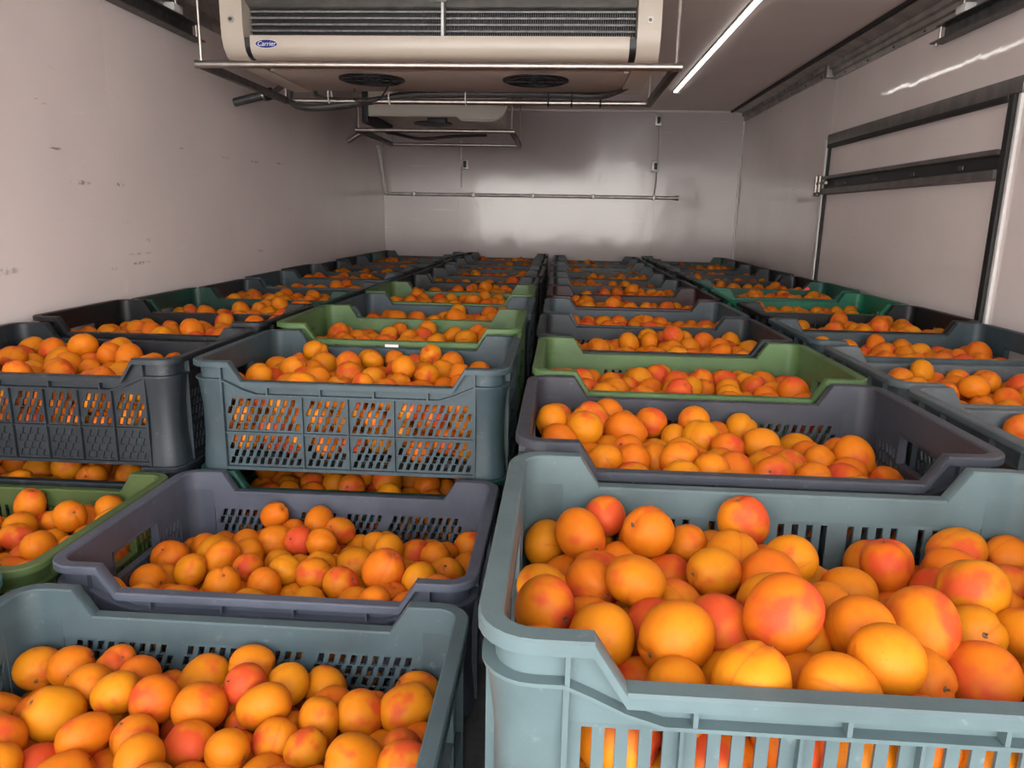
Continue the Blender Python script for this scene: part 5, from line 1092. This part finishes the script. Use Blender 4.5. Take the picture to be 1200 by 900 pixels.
NV = 8
HI = [apricot_arrays(18, 26, v) for v in range(NV)]
MID = [apricot_arrays(11, 16, v) for v in range(NV)]
LO = [apricot_arrays(7, 10, v) for v in range(NV)]
HIM = [mesh_from('apricot', *[HI[v][i] for i in (0, 2)], {'lc': ('FLOAT_VECTOR', HI[v][1])}, M['apricot']) for v in range(NV)]
STEMS = []
for v in range(NV):
    bm = BM(); zt = float(HI[v][0][0][2])
    r_ = random.Random(v)
    tube(bm, [(0, 0, zt-.0012), (0, 0, zt+.0006), (.0004, 0, zt+.0008)], [.0030, .0027, .0012], 8)
    if v % 2: tube(bm, [(0, 0, zt), (.0008, .0004, zt+.0038)], [.0011, .0008], 6)
    STEMS.append(finish(bm, 'stem', M['stem']))

items = []   # every apricot: crate index, local matrix ...
for ci, (c, r_, lev, root, colour, p, jr) in enumerate(crates):
    if lev == 0 and c == 2: continue
    near = (lev == 0) or r_ <= 2
    fi = {(2, 0, 1): 1, (2, 1, 1): 3, (1, 2, 1): 4, (0, 2, 1): 1, (1, 0, 0): 3, (1, 1, 0): 0, (0, 1, 0): 1, (0, 0, 0): 2, (1, 2, 0): 2, (0, 2, 0): 2}.get((c, r_, lev), crng.choice((0, 1, 3, 4)))
    F_ = FILLS[fi]
    mx, my = {(1, 0, 0): (1, -1), (2, 0, 1): (1, 1), (0, 1, 0): (-1, 1)}.get((c, r_, lev), (crng.choice((-1, 1)), crng.choice((-1, 1))))
    full = (c, r_, lev) in ((2, 0, 1), (1, 2, 1), (0, 2, 1), (2, 1, 1), (1, 1, 0), (1, 0, 0), (1, 2, 0), (0, 2, 0))
    n = len(F_) if full else (150 if near else 110)
    blend = crng.uniform(.0, .16)
    if (c, r_, lev) in ((2, 2, 1), (2, 0, 1)): blend = .17
    sink = {(2, 0, 1): .026, (2, 1, 1): .027, (1, 2, 1): .022, (1, 1, 0): .030, (1, 0, 0): .028, (0, 1, 0): .03, (0, 0, 0): .05, (0, 2, 1): .020, (2, 2, 1): .026, (3, 2, 1): .026}.get((c, r_, lev), .027 if r_ < 6 else .030)
    for a in F_[:n]:
        if a[2]/1e3-sink < -.182: continue
        # a half turn of the whole fill about z gives four arrangements from each
        q = Quaternion([float(x)/50 for x in a[3:7]]).normalized()
        pos = Vector([float(x)/1e3 for x in a[:3]])-Vector((0, 0, sink))
        if mx*my < 0:   # mirror in x: an apricot is symmetric enough to keep its own shape
            pos.x = -pos.x; q = Quaternion((q.w, q.x, -q.y, -q.z))
        if my < 0:
            pos.x, pos.y = -pos.x, -pos.y; q = Quaternion((0, 0, 1), PI) @ q
        if (c, r_, lev) == (2, 1, 1): pos.z -= .10*pos.x      # heaped towards the left
        if (c, r_, lev) in ((2, 0, 1), (1, 0, 0), (1, 1, 0), (2, 2, 1)): pos.z -= .045*pos.y
        Rz = Quaternion((0, 0, 1), jr)
        wp = Vector(p) + Rz @ pos
        items.append(dict(ci=ci, pos=pos, wp=wp, q=Rz @ q, s=float(a[7])/100, near=near,
                          blush=min(1, max(0, crng.betavariate(1.2, 2.0)+blend-.05)), tone=crng.random(), seed=crng.random(), v=crng.randrange(NV)))

# which of the near ones show, and how large: sight lines from the camera against the other apricots
near_i = [i for i, it in enumerate(items) if it['near']]
Pn = np.array([items[i]['wp'] for i in near_i]); Sn = np.array([items[i]['s'] for i in near_i])*.026
Cc = np.array(CAM_POS); Dv = Pn-Cc; dist = np.linalg.norm(Dv, axis=1); dirs = Dv/dist[:, None]
crv, cuv, cfv = np.array(CR), np.array(CU), np.array(_F)
zc = Dv@cfv; sx = 600+FPX*(Dv@crv)/zc; sy = 450-FPX*(Dv@cuv)/zc
score = np.zeros(len(near_i))
offs = [(0, 0)]+[(.72*math.cos(k*PI/4), .72*math.sin(k*PI/4)) for k in range(8)]
# crate walls that hide fruit: front and rear planes at their dipped edge and the end planes
planes = []
for (c, r_, lev, root, colour, p, jr) in crates:
    planes.append((p[0], p[1], p[2]))
for k in range(len(near_i)):
    if zc[k] < .1 or sx[k] < -25 or sx[k] > 1225 or sy[k] > 925 or sy[k] < 0: continue
    v1 = np.cross(dirs[k], (0, 0, 1.0)); v1 /= np.linalg.norm(v1); v2 = np.cross(v1, dirs[k]); vis = 0
    near_k = np.where((dist < dist[k]+.0) & (np.abs(sx-sx[k]) < 130) & (np.abs(sy-sy[k]) < 130))[0]
    near_k = near_k[near_k != k]
    for ox, oy in offs:
        T = Pn[k]+(v1*ox+v2*oy)*Sn[k]-dirs[k]*Sn[k]*.5
        d = T-Cc; L_ = np.linalg.norm(d); d /= L_
        px = 600+FPX*(d@crv)/(d@cfv); py = 450-FPX*(d@cuv)/(d@cfv)
        if px < 0 or px > 1200 or py > 900: continue
        w_ = Pn[near_k]-Cc; t_ = w_@d; q_ = np.linalg.norm(w_-t_[:, None]*d, axis=1)
        if np.any((q_ < Sn[near_k]*.93) & (t_ < L_-.004)): continue
        hidden = False
        for bx, by, bz in planes:
            for yy in (by-HY+.008, by+HY-.008):
                t2 = (yy-Cc[1])/d[1] if d[1] > 1e-6 else -1
                if 0 < t2 < L_-.003:
                    h_ = Cc+d*t2; rel = h_[0]-bx; top_ = bz+(NZ if abs(rel) < .22 else 0)
                    if abs(rel) < .3 and bz-CH < h_[2] < top_: hidden = True
            for xx in (bx-HX+.01, bx+HX-.01):
                if abs(d[0]) > 1e-6:
                    t2 = (xx-Cc[0])/d[0]
                    if 0 < t2 < L_-.003:
                        h_ = Cc+d*t2
                        if abs(h_[1]-by) < .2 and bz-CH < h_[2] < bz: hidden = True
            if hidden: break
        if not hidden: vis += 1
    score[k] = vis/len(offs)*(Sn[k]/zc[k])**2 if vis >= 2 else 0
order = np.argsort(-score)
chosen = [int(k) for k in order[:300] if score[k] > 0]
chosen_i = {near_i[k] for k in chosen}

CRN = {(2, 0, 1): 'the pale crate at lower right', (1, 0, 0): 'the slate crate at lower left', (1, 1, 0): 'the purple-grey crate', (0, 1, 0): 'the olive crate at left edge',
       (2, 1, 1): 'the charcoal crate', (1, 2, 1): 'the dark blue-grey crate', (0, 2, 1): 'the dark slate crate at left', (2, 2, 1): 'the near light green crate',
       (0, 0, 0): 'the turquoise crate', (3, 0, 1): 'the nearest right-hand grey crate', (3, 1, 1): 'the second right-hand grey crate', (3, 2, 1): 'the third right-hand grey crate',
       (1, 2, 0): 'the low dark green crate', (0, 2, 0): 'the low dark slate crate'}
NTH = ['first', 'second', 'third', 'fourth', 'fifth', 'sixth', 'seventh', 'eighth', 'ninth', 'tenth', 'eleventh', 'twelfth', 'thirteenth', 'fourteenth', 'fifteenth', 'sixteenth', 'seventeenth', 'eighteenth']
ROW = ['front', 'second', 'third', 'middle', 'fifth', 'sixth', 'back']
groups = {}
for k in chosen: groups.setdefault(items[near_i[k]]['ci'], []).append(k)
for ci, ks in groups.items():
    c, r_, lev, root, colour, p, jr = crates[ci]
    cname = CRN[(c, r_, lev)]
    ys_ = sorted(ks, key=lambda k: items[near_i[k]]['pos'].y)
    bands = {}
    for k in ks: bands.setdefault(min(6, max(0, int((items[near_i[k]]['pos'].y+.175)/.05))), []).append(k)
    for bnd, kk in bands.items():
        kk.sort(key=lambda k: sx[k])
        for n_, k in enumerate(kk):
            it = items[near_i[k]]
            word = 'red-blushed' if it['blush'] > .62 else ('golden' if it['tone'] > .62 else 'orange')
            end = '' if n_ or len(kk) == 1 else ''
            nth = 'leftmost' if n_ == 0 else ('rightmost' if n_ == len(kk)-1 else NTH[n_]+' from left')
            label = '%s apricot, %s in %s row of %s' % (word, nth, ROW[bnd], cname)
            o = bpy.data.objects.new('apricot', HIM[it['v']]); COL.objects.link(o)
            o.location = it['wp']; o.rotation_mode = 'QUATERNION'; o.rotation_quaternion = it['q']; o.scale = (it['s'],)*3
            o['blush'], o['tone'], o['seed'] = it['blush'], it['tone'], it['seed']
            tag(o, label, 'apricot', 'apricots in '+cname)
            st = bpy.data.objects.new('stem', STEMS[it['v']]); COL.objects.link(st); st.parent = o

# all the others, joined
VV, FF, LL, BB, TT, SS = [], [], [], [], [], []
off = 0
for i, it in enumerate(items):
    if i in chosen_i: continue
    c, r_, lev = crates[it['ci']][:3]
    V, L_, F_ = (MID if (it['near'] or r_ <= 4) else LO)[it['v']]
    R3 = np.array(it['q'].to_matrix())
    VV.append((V*it['s'])@R3.T+np.array(it['wp'])); LL.append(L_); FF.append(F_+off); off += len(V)
    for lst, key in ((BB, 'blush'), (TT, 'tone'), (SS, 'seed')): lst.append(np.full(len(V), it[key]))
me = mesh_from('apricots', np.concatenate(VV), np.concatenate(FF), {'lc': ('FLOAT_VECTOR', np.concatenate(LL)), 'gblush': ('FLOAT', np.concatenate(BB)),
               'gtone': ('FLOAT', np.concatenate(TT)), 'gseed': ('FLOAT', np.concatenate(SS))}, M['apricot'])
o = bpy.data.objects.new('apricots', me); COL.objects.link(o); o['kind'] = 'stuff'
tag(o, 'heaped ripe orange apricots filling the crates towards the back', 'apricots')
print('apricots', len(items), 'individual', len(chosen_i), 'joined tris', sum(len(f) for f in FF), {CRN[crates[ci][:3]]: len(ks) for ci, ks in groups.items()})
